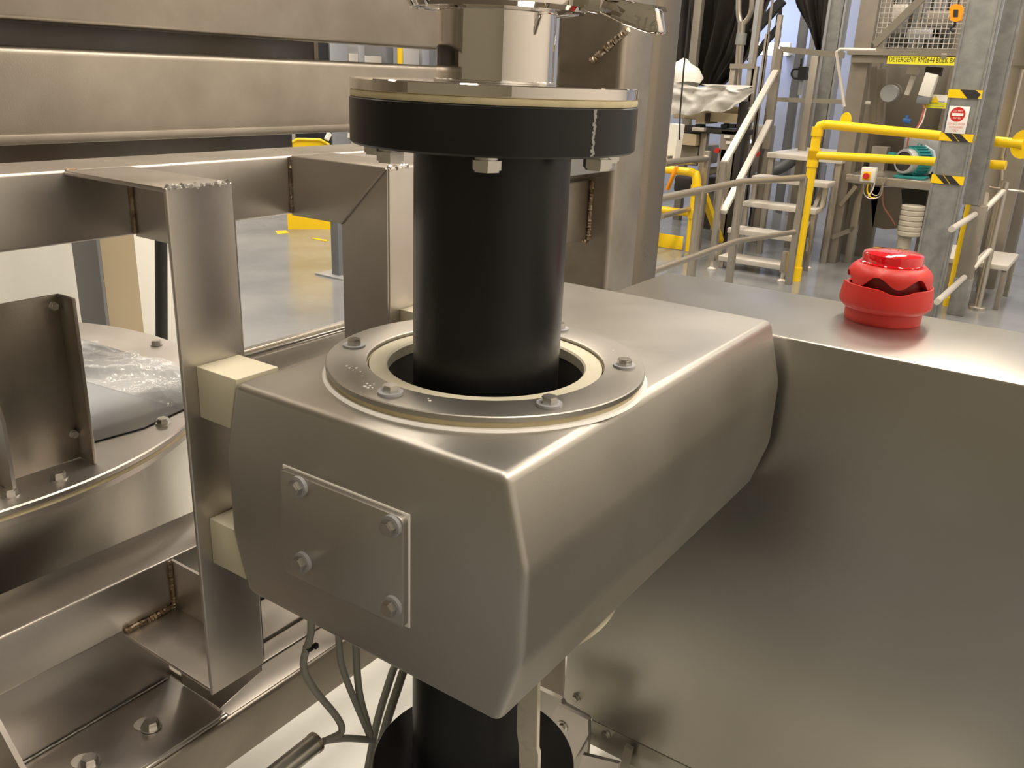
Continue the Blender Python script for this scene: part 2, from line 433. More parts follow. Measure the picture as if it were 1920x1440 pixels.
# ---- polished steel spigot -----------------------------------------------
sp = thing('steel_spigot', 'polished steel spigot and round flange plate on the black flange', 'pipe fitting', (0, 0, 1.3292))
part('flange_plate', MB().ringlathe([(.05, 1.3292), (.05, 1.3400), (.1408, 1.3400), (.1418, 1.339), (.1418, 1.3302), (.1408, 1.3292)], (0, 0, 0), 160), Ms['polish'], sp)
part('spigot_tube', MB().ringlathe([(.0578, 1.3400), (.0578, 1.409), (.054, 1.409), (.054, 1.3400)], (0, 0, 0), 128), Ms['polish'], sp)
wb = MB(); n = 120; pts = []; rad = []
for i in range(n + 1):
    a = 2 * math.pi * i / n; pts.append(Vector((.0588 * math.cos(a), .0588 * math.sin(a), 1.3405))); rad.append(.0018 * random.uniform(.7, 1.25))
part('weld_bead', wb.tube(pts, rad, 8, False), Ms['bolt'], sp)
part('ferrule', MB().ringlathe([(.0540, 1.405), (.0578, 1.404), (.074, 1.4085), (.075, 1.4115), (.075, 1.417), (.054, 1.417)], (0, 0, 0), 128), Ms['polish'], sp)
part('upper_tube', MB().ringlathe([(.0578, 1.4175), (.0578, 2.05), (.054, 2.05), (.054, 1.4175)], (0, 0, 0), 96), Ms['polish'], sp)
# clamp round the ferrule
cl = thing('pipe_clamp', 'polished clamp with flat lever handle around the top ferrule', 'clamp', (0, 0, 1.407))
part('clamp_band', MB().ringlathe([(.0755, 1.4065), (.079, 1.4045), (.0845, 1.405), (.0875, 1.409), (.088, 1.432), (.0845, 1.436), (.0755, 1.434)], (0, 0, 0), 128), Ms['polish'], cl)
# threaded swing bolt and lever along +X side, seen right of the pipe
yh = .02
A = at(1118, -6, 1, yh); B = at(1160, -2, 1, yh)
part('hinge_lug', MB().bar(at(1068, -4, 1, yh), at(1138, 6, 1, yh), .022, .02, bev=.004), Ms['polish'], cl)
th = MB(); a0 = at(1100, 4, 1, yh); a1 = at(1140, -14, 1, yh)
pts = []; rad = []
for i in range(41):
    pts.append(a0.lerp(a1, i / 40)); rad.append(.0075 if i % 2 else .0062)
part('threaded_bolt', th.tube(pts, rad, 14), Ms['polish'], cl)
P = [at(x, y, 1, yh) for x, y in ((1122, 2), (1150, -8), (1222, 12), (1230, 18), (1236, 60), (1232, 64), (1212, 62), (1165, 45), (1128, 27))]
hd = MB().slab(P, (0, .016, 0)); bmesh.ops.bevel(hd.b, geom=list(hd.b.edges), offset=.0022, segments=3, profile=.5, affect='EDGES')
ho = part('lever_handle', hd, Ms['polish'], cl)
Pr = [at(x, y, 1, yh) for x, y in ((1135, 8), (1150, -1), (1222, 12), (1228, 20))]
part('handle_rib', MB().slab([at(x, y, 1, yh) for x, y in ((1122, -2), (1224, 9), (1228, 19), (1122, 12))], (0, .026, 0)), Ms['polish'], ho)
c = at(1209, 45, 1, yh - .0003); r_ = at(1229, 49, 1, yh) - at(1189, 41, 1, yh)
text('embossed_mark', '316', .0150, Ms['bolt'], ho, c, r_, (0, 0, 1), .0007, 1.15)

# ---- welded support frame ------------------------------------------------
fr = thing('support_frame', 'welded stainless frame of beams and posts carrying the box', 'frame', (-.45, .2, .40))
part('upper_rail', MB().box((-.522, -.95, 1.150), (-.42, 1.06, 1.230), .0035, 3), Ms['frame'], fr)
part('lower_beam', MB().box((-.512, -.95, .632), (-.422, 1.06, .708), .0035, 3), Ms['frame'], fr)
def bracket(yw, sg, name):
    """C shaped channel: web at yw, flanges running sg*Y to the open side"""
    t = .004; yo = yw + sg * .080; lo, hi = min(yw, yo), max(yw, yo)
    xi = -.305
    poly = [(-.42, 1.230), (-.238, 1.230), (-.238, .622), (-.42, .622), (-.42, .708), (-.300, .708), (-.300, 1.172), (-.42, 1.150)]
    web = part('post_web', MB().prism([(-.42, 1.229), (-.2395, 1.229), (-.2395, .626), (-.42, .626), (-.42, .706), (-.322, .706), (-.322, 1.1485), (-.42, 1.1485)], yw - t / 2, yw + t / 2, 1), Ms['frame'], fr)
    mb = MB().box((-.243, lo, .622), (-.238, hi, 1.2295), .0018, 3)
    post = part('post_plate', mb, Ms['frame'], fr)
    part('weld_bead', MB().beads((-.2405, lo + .002, 1.2290), (-.2405, hi - .002, 1.2290), 14, .0034, .6), Ms['bolt'], post)
    part('top_plate', MB().box((-.42, lo, 1.2250), (-.2425, hi, 1.2300), .0015, 2), Ms['frame'], fr)
    part('bottom_plate', MB().box((-.42, lo, .6260), (-.2425, hi, .6315), .0015, 2), Ms['frame'], fr)
    return web
w1 = bracket(-.137, -1, 'a'); w2 = bracket(.105, 1, 'b')
part('weld_bead', MB().beads((-.419, -.1405, 1.222), (-.419, -.1405, 1.152), 11, .0032), Ms['heat'], w1)
part('weld_bead', MB().beads((-.419, .102, 1.228), (-.419, .102, 1.152), 13, .0026), Ms['weld'], w2)
part('weld_bead', MB().beads((-.240, .1018, 1.229), (-.322, .1018, 1.1485), 16, .0017), Ms['frame'], w2)
part('weld_bead', MB().beads((-.419, -.1405, .705), (-.4195, -.1405, .634), 14, .0036), Ms['heat'], w1)
part('weld_bead', MB().beads((-.4185, -.142, .634), (-.4185, -.216, .634), 14, .0046), Ms['heat'], w1)
part('gusset_plate', MB().prism([(-.42, .626), (-.245, .626), (-.245, .606), (-.335, .503), (-.42, .503)], -.141, -.136, 1), Ms['frame'], fr)
# small weld spatter where the arm meets the rail
part('weld_bead', MB().beads((-.419, -.214, 1.2285), (-.419, -.203, 1.2285), 3, .004), Ms['heat'], w1)

# tall beams above the rail
hb2 = MB().box((-.66, -1.1, 1.240), (-.62, 1.07, 1.3565), .0)
part('hopper_beam', MB().box((-.700, -1.1, 1.2385), (-.62, 1.07, 1.3570), .010, 5), Ms['beam'], fr)
part('beam_lip', MB().box((-.6205, -1.1, 1.2395), (-.6165, 1.07, 1.2520), .0015, 2), Ms['beam'], fr)
part('top_beam', MB().box((-.700, -1.1, 1.3865), (-.62, 1.07, 1.72), .006, 4), Ms['beam'], fr)
# corner post
cpz = MB().box((-.60, 1.06, 0), (-.425, 1.212, 1.95), .016, 5)
post = part('corner_post', cpz, Ms['beam'], fr)
# second, rounded post behind it
part('rear_post', MB().box((-.62, 1.222, 0), (-.44, 1.405, 1.95), .052, 10), Ms['tubed'], fr)
part('link_beam', MB().box((-.56, .75, .985), (-.483, 1.062, 1.125), .004, 3), Ms['beam'], fr)
part('weld_bead', MB().beads((-.479, 1.058, 1.122), (-.479, 1.058, .985), 20, .0058), Ms['heat'], post)
part('weld_bead', MB().beads((-.482, 1.058, .982), (-.56, 1.058, .982), 12, .0060), Ms['heat'], post)
part('weld_bead', MB().beads(at(1108, 116, 1, 1.057), at(1178, 55, 1, 1.057), 18, .0085, .15), Ms['weld'], post)
part('weld_bead', MB().beads((-.4225, 1.057, 1.228), (-.4225, 1.057, 1.152), 12, .0034), Ms['frame'], post)
# twin rails low behind the window opening
za = at(468, 660, 0, -.60).z; ys_ = at(405, 690, 0, -.60).y
for k in range(3):
    part('guide_rail', MB().tube([(-.60 - .010 * k, ys_, za + .002 - .004 * k), (-.60 - .010 * k, 1.06, za + .002 - .004 * k)], .0042, 12), Ms['ss'], fr)
part('rail_carrier', MB().box((-.66, ys_, za - .055), (-.602, 1.06, za - .012), .004), Ms['frame'], fr)

# ---- base: platform beam, bolted foot ------------------------------------
pf = thing('platform_beam', 'bright steel platform beam running under the left post', 'beam', (-.45, .1, 0))
part('deck', MB().box((-.57, -.95, .413), (-.318, 1.35, .492), .006, 3), Ms['beam'], pf)
part('deck_strip', MB().box((-.373, -.135, .492), (-.324, 1.34, .4935), .0005), Ms['frame'], pf)  # pale strip added so the deck top looks lit above its darker front
for k, (a_, b_) in enumerate(((-.57, -.505), (-.500, -.415), (-.411, -.375))):
    part('deck_strip', MB().box((a_, -.13, .492), (b_, 1.34, .4955 + .004 * (2 - k)), .0015), Ms['frame'], pf)
for y in (-.8, 1.25):
    part('leg', MB().box((-.56, y - .04, 0), (-.48, y + .04, .413), .004), Ms['ssd'], pf)
ft = thing('bolted_foot', 'bolted steel foot tray beneath the lower beam in the corner', 'bracket', (-.39, -.3, .4925))
part('tray_plate', MB().box((-.455, -.60, .4925), (-.325, -.139, .5005), .0015), Ms['frame'], ft)
part('back_plate', MB().box((-.456, -.60, .5005), (-.450, -.139, .631), .0015), Ms['frame'], ft)
part('weld_bead', MB().beads((-.448, -.58, .502), (-.448, -.145, .502), 60, .0016), Ms['bolt'], ft)
part('gusset_plate', MB().prism([(-.450, .6305), (-.425, .628), (-.350, .552), (-.332, .502), (-.450, .5005)], -.390, -.384, 1), Ms['frame'], ft)
part('tray_lip', MB().tube([(-.325, -.60, .4945), (-.325, -.139, .4945)], .0026, 8), Ms['frame'], ft)
for px, py in ((283, 1355), (167, 1424)):
    p = at(px, py, 2, .508)
    q_ = at(px - 14, py + 1, 2, .502)
    part('slot_plate', disc(MB(), (q_.x, q_.y, .5006), (2, 1), .0125, .0008), Ms['ssl'], ft)
    bolt(ft, (p.x, p.y, .5012), (2, 1), .0092, .0085, .0135, .0022)

# ---- drum with film behind the frame -------------------------------------
TC = Vector((-1.0555, -.2255)); TR = .512
dr = thing('steel_drum', 'large round steel drum with wide rim flange behind the frame', 'drum', (TC.x, TC.y, 0))
part('drum_wall', MB().lathe([(.475, .0), (.475, .775)], (TC.x, TC.y, 0), 128), Ms['cab'], dr)
part('rim_flange', MB().ringlathe([(.36, .790), (.36, .800), (TR, .800), (TR + .002, .798), (TR + .002, .792), (TR, .790)], (TC.x, TC.y, 0), 160), Ms['frame'], dr)
part('rim_gasket', MB().ringlathe([(.47, .784), (.47, .790), (TR - .001, .790), (TR - .001, .784)], (TC.x, TC.y, 0), 160), Ms['gasket'], dr)
part('lower_flange', MB().ringlathe([(.47, .775), (.47, .784), (TR, .784), (TR, .775)], (TC.x, TC.y, 0), 160), Ms['frame'], dr)
part('drum_lid', MB().lathe([(.428, .780), (.428, .788), (.42, .790)], (TC.x, TC.y, 0), 96), Ms['bgrey'], dr)
for px, py in ((307, 640), (343, 792), (125, 898), (22, 925)):
    p = at(px, py, 2, .805); v = (Vector((p.x, p.y)) - TC); v = v.normalized() * .478 + TC
    bolt(dr, (v.x, v.y, .800), (2, 1), .0085, .008, .012, .0022)
# crumpled film
import mathutils.noise as mn
def fz(x, y):
    u, v = x * .8 + y * .6, y * .8 - x * .6
    return .022 * (1 - abs(mn.noise(Vector((u * 4.5, v * 10, 1))))) ** 3 + .011 * (1 - abs(mn.noise(Vector((u * 11, v * 20, 5))))) ** 3 + .004 * abs(mn.noise(Vector((x * 34, y * 30, 2)))) - .012

lp = [at(x, y, 2, .8015) for x, y in ((60, 604), (155, 637), (345, 694), (425, 722), (405, 748), (345, 767), (270, 802), (190, 824), (60, 862), (-60, 800))]
tag(part('plastic_sheet', MB().slab(lp, (0, 0, .0015)), mat('blue_grey_sheet', (.30, .31, .33), .22), None), 'flat blue grey plastic sheet lying on top of the steel drum', 'sheet')
fm = MB(); n = 130
qa, qb, qc, qd = [at(x, y, 2, .8045) for x, y in ((90, 618), (352, 698), (345, 768), (110, 700))]
g = {}
for i in range(n + 1):
    for j in range(n + 1):
        u_, v_ = i / n, j / n
        p = qa.lerp(qb, u_).lerp(qd.lerp(qc, u_), v_)
        e_ = min(1, 12 * min(u_, v_, 1 - u_, 1 - v_))
        g[i, j] = fm.b.verts.new((p.x, p.y, .8045 + max(0, fz(p.x, p.y)) * e_))
for i in range(n):
    for j in range(n): fm.b.faces.new((g[i, j], g[i + 1, j], g[i + 1, j + 1], g[i, j + 1]))
tag(part('plastic_film', fm, Ms['film'], None, 60), 'crumpled clear plastic film heaped on the blue grey sheet', 'film')
# upright bracket on the drum rim
br = thing('upright_bracket', 'folded steel upright plate standing on the drum rim', 'bracket', (-.61, -.19, .80))
part('plate', MB().box((-.624, -.262, .801), (-.619, -.135, 1.043), .001), Ms['beam'], br)
part('side_flange', MB().box((-.6195, -.139, .801), (-.583, -.134, 1.043), .001), Ms['beam'], br)
part('side_flange', MB().prism([(-.6195, .801), (-.583, .801), (-.583, .90), (-.6195, 1.0)], -.252, -.247, 1), Ms['frame'], br)
for px, py in ((103, 575), (141, 815)):
    p = at(px, py, 0, -.614); bolt(br, (-.619, p.y, p.z), (0, 1), .005, .006, .006, .001)

# dark glossy panel seen in the slot between the beams
dp = thing('dark_panel', 'dark glossy steel panel seen through slot between the two beams', 'panel', (-.95, -.2, 0))
ye = at(588, 90, 0, -.95).y; ye2 = at(548, 272, 0, -.95).y
part('panel_sheet', MB().prism([(-1.2, 1.10), (ye2, 1.10), (ye2, 1.32), (ye, 1.32), (ye, 1.75), (-1.2, 1.75)], -.97, -.95, 0), mat('dark_gloss_steel', (.16, .16, .165), .22, .9, col2=(.10, .085, .065), scale=3), dp)
part('panel_edge', MB().box((-.972, ye, 1.32), (-.948, ye + .012, 1.75), .002), Ms['ss'], dp)
part('leg', MB().box((-.99, -1.19, 0), (-.95, -1.1, 1.10), .003), Ms['ssd'], dp)

# ---- control cabinet and beacon ------------------------------------------
CT = 1.0125
cb = thing('control_cabinet', 'long brushed steel cabinet carrying the red beacon', 'cabinet', (.9, .62, .1))
body = MB().box((-.128, .462, .212), (2.1, .745, CT), .0035, 4)
part('body', body, Ms['cab'], cb)
part('door_seam', MB().box((1.5, .460, .25), (1.503, .4625, .98)), Ms['dark'], cb)
part('bottom_lip', MB().box((-.066, .4625, .155), (2.0, .70, .212), .002), Ms['cab'], cb)
bolt(cb, at(1080, 1308, 1, .462), (1, -1), .006, .005, .009, .002)
bolt(cb, at(1137, 1377, 1, .462), (1, -1), .006, .005, .009, .002)
for x in (.0, 1.9):
    part('leg', MB().box((x, .5, 0), (x + .05, .66, .156), .003), Ms['cab'], cb)
bc = at(1653, 598, 2, CT); bx, by = bc.x, bc.y
be = thing('sounder_beacon', 'round red alarm sounder with clear red lens on steel cabinet', 'beacon', (bx, by, CT))
part('base', MB().lathe([(.0585, 0), (.0595, .003), (.0595, .022), (.058, .025)], (bx, by, CT), 96), Ms['red'], be)
a0_ = math.atan2(CAM.y - by, CAM.x - bx) + math.radians(14.5)
def wrap(a): return ((a - a0_ + math.pi / 3) % (2 * math.pi / 3)) - math.pi / 3
def W(A):       # rim of the lower shell: dips under each horn slot
    return lambda a: -A * math.cos(6 * wrap(a)) if abs(wrap(a)) < math.pi / 6 else A
def WU(A, low): # rim of the upper shell: lifts beside each dip, closes between the slots
    def f(a):
        d = abs(wrap(a)); e = math.pi / 6; g_ = math.radians(56)
        if d < e: return -A * math.cos(6 * d)
        if d < g_: return low + (A - low) * (.5 + .5 * math.cos(math.pi * (d - e) / (g_ - e)))
        return low
    return f
lowp = [(.0600, .021), (.0640, .0205), (.0705, .027), (.0718, .032), (.0700, .046), (.0680, .0570), (.0660, .0577), (.0640, .0560), (.0620, .040), (.060, .028)]
part('lower_shell', MB().lathe(lowp, (bx, by, CT), 144, caps=False, wave=[None, None, None, W(.0004), W(.0014), W(.0036), W(.0036), W(.0036), None, None]), Ms['red'], be)
part('core', MB().lathe([(.054, .024), (.054, .084)], (bx, by, CT), 72), Ms['redd'], be)
upp = [(.0545, .0720), (.0610, .0715), (.0645, .0710), (.0642, .0765), (.0605, .0850), (.0530, .0915), (.0490, .0930), (.044, .0930)]
part('upper_shell', MB().lathe(upp, (bx, by, CT), 144, caps=False, wave=[WU(.0080, -.011), WU(.0080, -.011), WU(.0080, -.011), WU(.003, -.004), None, None, None, None]), Ms['red'], be)
part('lens', MB().lathe([(.0490, .0925), (.0495, .0945), (.0465, .0960), (.0462, .1060), (.0450, .1095), (.0400, .1120), (.02, .1135), (.0005, .1137)], (bx, by, CT), 96), Ms['redl'], be, 30)

be.scale = (.94, .94, .94)
# ---- below the box --------------------------------------------------------
def smoothpath(P, n=6):
    out = []
    P = [P[0]] + P + [P[-1]]
    for i in range(1, len(P) - 2):
        p0, p1, p2, p3 = P[i - 1], P[i], P[i + 1], P[i + 2]
        for k in range(n):
            t = k / n
            out.append(.5 * ((2 * p1) + (p2 - p0) * t + (2 * p0 - 5 * p1 + 4 * p2 - p3) * t * t + (3 * p1 - p0 - 3 * p2 + p3) * t ** 3))
    out.append(P[-2]); return out
X = -.12
def cable(px, r, lab, ycut=None, xs=None, top=True):
    P = [at(x, y, 0, X if xs is None else xs) for x, y in px]
    if top: P = [Vector((P[0].x, P[0].y, .786))] + P
    o = part('conduit', MB().tube(smoothpath(P), r, 12), Ms['grey'], None)
    return tag(o, lab, 'cable', 'grey conduits hanging under the box')
c1 = cable([(583, 1185), (569, 1245), (588, 1290), (632, 1345), (640, 1372), (612, 1388), (606, 1390)], .0045, 'grey conduit with black tie curling to the steel tube end')
tie = MB(); p = at(578, 1214, 0, X)
tie.ringlathe([(.0047, -.002), (.0047, .002), (.0062, .002), (.0062, -.002)], p, 20)
part('cable_tie', tie, Ms['blackm'], c1); part('cable_tie', MB().box(p + Vector((.003, .004, -.002)), p + Vector((.008, .009, .004)), .0006), Ms['blackm'], c1)
cable([(612, 1388), (650, 1384), (700, 1388)], .0045, 'short level grey conduit leaving the steel tube end', top=False)
cable([(636, 1215), (650, 1275), (690, 1372), (692, 1382)], .0042, 'thin grey conduit hanging second from the left')
cable([(668, 1225), (674, 1300), (688, 1355), (694, 1378)], .0048, 'thin grey conduit hanging third from the left')
cable([(752, 1205), (735, 1262), (708, 1350), (690, 1440), (678, 1500)], .0055, 'thicker grey conduit slanting down beside the pipe', xs=-.166)
cable([(772, 1205), (754, 1265), (728, 1345), (702, 1440), (688, 1500)], .0062, 'thickest grey conduit slanting down nearest the pipe', xs=-.150)
a_ = at(592, 1392, 0, X); b_ = at(470, 1490, 0, X)
tb = thing('steel_tube', 'open ended steel tube with conduit entering low at bottom edge', 'tube', b_)
part('tube_body', MB().tube([a_, b_], .0125, 24), Ms['cab'], tb)
part('tube_rim', MB().tube([a_ + (a_ - b_).normalized() * .0015, a_ + (a_ - b_).normalized() * -.003], .0132, 24), Ms['weld'], tb)
part('tube_support', MB().box((b_.x - .01, b_.y - .01, 0), (b_.x + .01, b_.y + .01, b_.z), .002), Ms['cab'], tb)
# pale strap hanging in front of the lower pipe
sx = at(990, 1300, 1, -.05)
st = MB().slab([at(x, y, 1, -.058) for x, y in ((975, 1290), (1008, 1280), (1006, 1405), (1009, 1415), (1007, 1500), (975, 1500), (973, 1400), (969, 1370), (970, 1325))], (.0, .006, 0))
tag(part('zinc_strap', st, Ms['strap'], None), 'pale mottled strip hanging beside the lower black pipe', 'strap')
# brackets under the cabinet
ub = thing('cable_bracket', 'steel bracket plates bolted below cabinet corner beside lower flange', 'bracket', (-.05, .36, .1))
Y = .40
part('plate', MB().slab([at(x, y, 1, Y) for x, y in ((1005, 1290), (1052, 1312), (1057, 1322), (1103, 1348), (1103, 1385), (1092, 1520), (1000, 1520), (1003, 1340))], (0, .01, 0)), Ms['cab'], ub)
part('plate', MB().slab([at(x, y, 1, Y - .012) for x, y in ((1046, 1322), (1103, 1350), (1103, 1378), (1080, 1420), (1062, 1440), (1040, 1420), (1028, 1352))], (0, .008, 0)), Ms['frame'], ub)
bolt(ub, at(1055, 1362, 1, Y - .012), (1, -1), .006, .004, .011, .002)
part('foot', MB().slab([at(x, y, 1, Y - .016) for x, y in ((1092, 1415), (1160, 1432), (1150, 1520), (1070, 1500))], (0, .008, 0)), Ms['frame'], ub)
part('stay', MB().bar(at(1180, 1400, 1, .45), at(1150, 1520, 1, .45), .014, .01), Ms['cab'], ub)
part('upright', MB().box((-.11, .43, 0), (-.06, .455, .15), .002), Ms['cab'], ub)
part('rear_plate', MB().slab([at(x, y, 1, .50) for x, y in ((985, 1190), (1056, 1190), (1056, 1333), (985, 1310))], (0, .008, 0)), Ms['ssd'], ub)
# white corrugated hose
hp = at(1212, 1420, 1, .55)
hm = MB(); pts = []; rad = []
for i in range(61):
    pts.append(Vector((hp.x + .12 * (i / 60), .55 + .10 * (i / 60), hp.z + .012 - .05 * (i / 60) ** 2 - .0))); rad.append(.030 if i % 4 < 2 else .026)
tag(part('corrugated_hose', hm.tube(pts, rad, 24), Ms['white'], None), 'white corrugated hose lying low under the cabinet', 'hose')
# white floor coating below the machine, direct light also put into its colour
struct('floor_white_zone', MB().box((-2.2, -.1, 0), (.6, 1.75, .004), 0), Ms['floorw'])
# ================================================================ BACKGROUND
def on_line(px, xy0, xy1, top, z=None):
    pass
# ---- stainless handrail in front of the stairs ---------------------------
hr = thing('stainless_handrail', 'near stainless tube handrail running in front of the small stairs', 'handrail', (-1.31, 4.6, 0))
zt = .749; A = at(1508, 333, 2, zt); B = at(1390, 341, 2, zt); C_ = at(1235, 373, 2, zt)
part('top_rail', MB().tube([A, B, C_], .022, 12), Ms['ss'], hr)
zm = at(1495, 435, 1, A.y).z; A2 = at(1495, 434, 2, zm); B2 = at(1382, 452, 2, zm); C2 = at(1226, 508, 2, zm)
part('middle_rail', MB().tube([A2, B2, C2], .019, 12), Ms['ss'], hr)
D1 = B.lerp(C_, .50); D0 = at(1313, 357, 2, zt)
for P in (A, B, D0):
    part('post', MB().box((P.x - .022, P.y - .022, 0), (P.x + .022, P.y + .022, zt), .004), Ms['ss'], hr)
hr2 = thing('stainless_handrail', 'further stainless handrail beside yellow barrier at the left', 'handrail', (-1.9, 6, 0))
A = at(1326, 297, 2, zt); B = at(1245, 306, 2, zt)
part('top_rail', MB().tube([A, B], .028, 12), Ms['ss'], hr2)
A2 = at(1306, 388, 1, A.y); B2 = at(1240, 406, 2, A2.z)
part('middle_rail', MB().tube([A2, B2], .022, 12), Ms['ss'], hr2)
part('post', MB().box((A.x - .025, A.y - .025, 0), (A.x + .025, A.y + .025, zt + .06), .004), Ms['ss'], hr2)

# ---- stairs ---------------------------------------------------------------
stt = thing('access_steps', 'stainless steps with four treads and upper landing', 'stairs', (-1.63, 6.1, 0))
xl, xr = -1.90, -1.36
rows = []
for (x, y, xre) in ((1347, 480, 1478), (1364, 428, 1493), (1393, 378, 1530), (1410, 330, 1552)):
    p = at(x, y, 0, xl); q = at(xre, y + .125 * (xre - x), 1, p.y); rows.append((p.y, p.z, q.x))
ylast = None
for i, (y, z, xe) in enumerate(rows):
    part('tread', MB().box((xl, y, z - .035), (xe, y + .20, z + .004), .004), Ms['ssl'], stt)
    for x in (xl + .02, xe - .02):
        part('riser_leg', MB().box((x - .018, y + .02, 0 if i in (0, 2) else rows[i - 1][1]), (x + .018, y + .05, z - .035), .003), Ms['ss'], stt)
p = at(1438, 288, 0, xl); q = at(1545, 296, 1, p.y)
part('landing', MB().box((xl, p.y, p.z - .03), (xl + .60, p.y + 1.0, p.z + .01), .004), Ms['ssl'], stt)
zl, yl = p.z, p.y
for x, y in ((xl + .03, yl + .05), (xl + .57, yl + .05), (xl + .03, yl + .95), (xl + .57, yl + .95)):
    part('leg', MB().box((x - .022, y - .022, 0), (x + .022, y + .022, zl - .03), .003), Ms['ss'], stt)
part('stringer', MB().bar((xr - .02, rows[0][0] + .1, .04), (xr - .02, rows[-1][0] + .2, rows[-1][1] - .02), .03, .05), Ms['ss'], stt)
for x, y in ((xl - .01, 5.53), (xr, 5.51), (xl, 6.11), (xr, 6.13)):
    part('levelling_foot', MB().lathe([(.032, 0), (.032, .008), (.012, .02), (.012, .09)], (x, y, 0), 16), Ms['ssl'], stt)
part('corner_leg', MB().box((xl - .032, 5.505, .07), (xl + .012, 5.55, .80), .003), Ms['ss'], stt)
part('corner_leg', MB().box((xr - .02, 5.49, .07), (xr + .02, 5.53, .22), .003), Ms['ss'], stt)
# sloping flat handrails
yA = 5.53
P0 = at(1358, 305, 1, yA); P1 = at(1454, 134, 1, 6.9)
part('sloping_rail', MB().bar(P0, P1, .050, .035, bev=.006), Ms['ssl'], stt)
P2 = at(1356, 398, 1, yA); P3 = at(1443, 227, 1, 6.9)
part('sloping_rail', MB().bar(P2, P3, .050, .035, bev=.006), Ms['ssl'], stt)
part('rail_post', MB().bar((P1.x, 6.93, zl), P1 + Vector((0, .03, .02)), .06, .05, (0, 1, 0)), Ms['ss'], stt)
a = at(1463, 92, 1, 6.95); b = at(1398, 290, 1, 6.95)
part('landing_post', MB().tube([(a.x, 6.95, 0), (a.x, 6.95, a.z)], .032, 10), Ms['ssd'], stt)
a1 = at(1530, 105, 1, 6.95)
part('landing_post', MB().box((a1.x - .03, 6.92, 0), (a1.x + .03, 6.98, a1.z), .004), Ms['ssd'], stt)
part('landing_rail', MB().bar(a, at(1583, 104, 1, 6.95), .04, .045), Ms['ss'], stt)
part('landing_rail', MB().bar(at(1452, 186, 1, 6.95), at(1583, 191, 1, 6.95), .035, .035), Ms['ss'], stt)

# ---- yellow guard rail -----------------------------------------------------
yg = thing('yellow_guard_rail', 'yellow tube guard rail crossing in front of the motor machine', 'barrier', (-.7, 5.5, 0))
F = at(1490, 526, 2, 0)
zt_ = at(1530, 232, 1, F.y).z; R_ = .033
E1 = at(1885, 243, 1, 5.45)
end = Vector((E1.x, F.y - .12, at(1765, 255, 1, 5.5).z))
T0 = Vector((F.x, F.y, 0)); T1 = Vector((F.x, F.y, zt_ - .05)); T2 = Vector((F.x + .012, F.y, zt_ - .014)); T3 = Vector((F.x + .05, F.y, zt_))
part('corner_post', MB().tube([T0, T1, T2, T3], R_, 16), Ms['yel'], yg)
e1 = at(1765, 255, 1, F.y - .1); e1b = e1 + (e1 - T3) * .62
part('top_rail', MB().tube([T3, e1b], R_ * .92, 16), Ms['yel'], yg)
m0 = Vector((F.x, F.y, at(1527, 291, 1, F.y).z)); m1 = at(1755, 303, 1, F.y - .1)
part('middle_rail', MB().tube([m0, m0 + (m1 - m0) * 1.5], R_ * .84, 16), Ms['yel'], yg)
for z in (zt_ - .05, zt_ - .20, m0.z, m0.z - .05):
    part('socket', MB().tube([(F.x, F.y, z - .03), (F.x, F.y, z + .03)], R_ * 1.2, 16), Ms['yel'], yg)
part('socket', MB().tube([(F.x, F.y, 0), (F.x, F.y, .10)], R_ * 1.25, 16), Ms['yel'], yg)
part('wall_flange', MB().prism([(e1b.x + .07 * math.cos(k * math.pi / 8), e1b.z + .085 * math.sin(k * math.pi / 8)) for k in range(16)], e1b.y - .01, e1b.y + .02, 1), Ms['yel'], yg)
lug = at(1586, 222, 1, F.y)
part('lug', MB().prism([(lug.x + .035 * math.cos(k * math.pi / 8), lug.z - .02 + .06 * math.sin(k * math.pi / 8)) for k in range(16)], F.y - .01, F.y + .02, 1), Ms['yel'], yg)
G = at(1778, 573, 2, 0)
pz = thing('yellow_post', 'yellow post base standing between the two grey columns', 'post', G)
part('tube', MB().tube([G, (G.x, G.y, 1.08)], .026, 14), Ms['yel'], pz)
part('socket', MB().tube([G, G + Vector((0, 0, .06))], .037, 14), Ms['yel'], pz)

# ---- galvanised columns with tape and sign --------------------------------
YC = 4.95
lc = thing('galvanised_column', 'wide galvanised column with hazard tape and no-entry sign', 'column', (-.31, YC, 0))
cxl, cxr = at(1747, 335, 1, YC).x, at(1808, 335, 1, YC).x
part('web', MB().box((cxl, YC, 0), (cxr, YC + .012, 3.6), .001), Ms['galv'], lc)
for x in (cxl, cxr - .014):
    part('side_flange', MB().box((x, YC - .006, 0), (x + .014, YC + .10, 3.6), .004), Ms['galv'], lc)
for n_, (ya, yb) in enumerate(((168, 184), (250, 265), (329, 345))):
    xm = {0: 1800, 1: 1790, 2: 1777}[n_]
    z1 = at(xm, ya, 1, YC).z; z0 = at(xm, yb, 1, YC).z
    tp = part('hazard_tape', MB().box((cxl - .002, YC - .0085, z0), (cxr + .002, YC - .0062, z1)), Ms['yel'], lc)
    wd = cxr - cxl; h = z1 - z0
    if n_ == 0: strips = [((.34, 0), (.80, 0), (.97, .45), (.90, 1), (.60, 1))]
    else: strips = [((.10, 0), (.335, 0), (.60, 1), (.42, 1)), ((.365, 0), (.60, 0), (.92, 1), (.63, 1))]
    for st_ in strips:
        part('black_stripe', MB().prism([(cxl + wd * u_, z1 - h * v_) for u_, v_ in st_], YC - .0095, YC - .0086, 1), Ms['print'], tp)
sg = thing('no_entry_sign', 'white sign with red no-entry disc on the galvanised column', 'sign', (-.3, YC, 1.2))
sc_ = at(1795, 225, 1, YC - .01); sw, sh = .053, .074
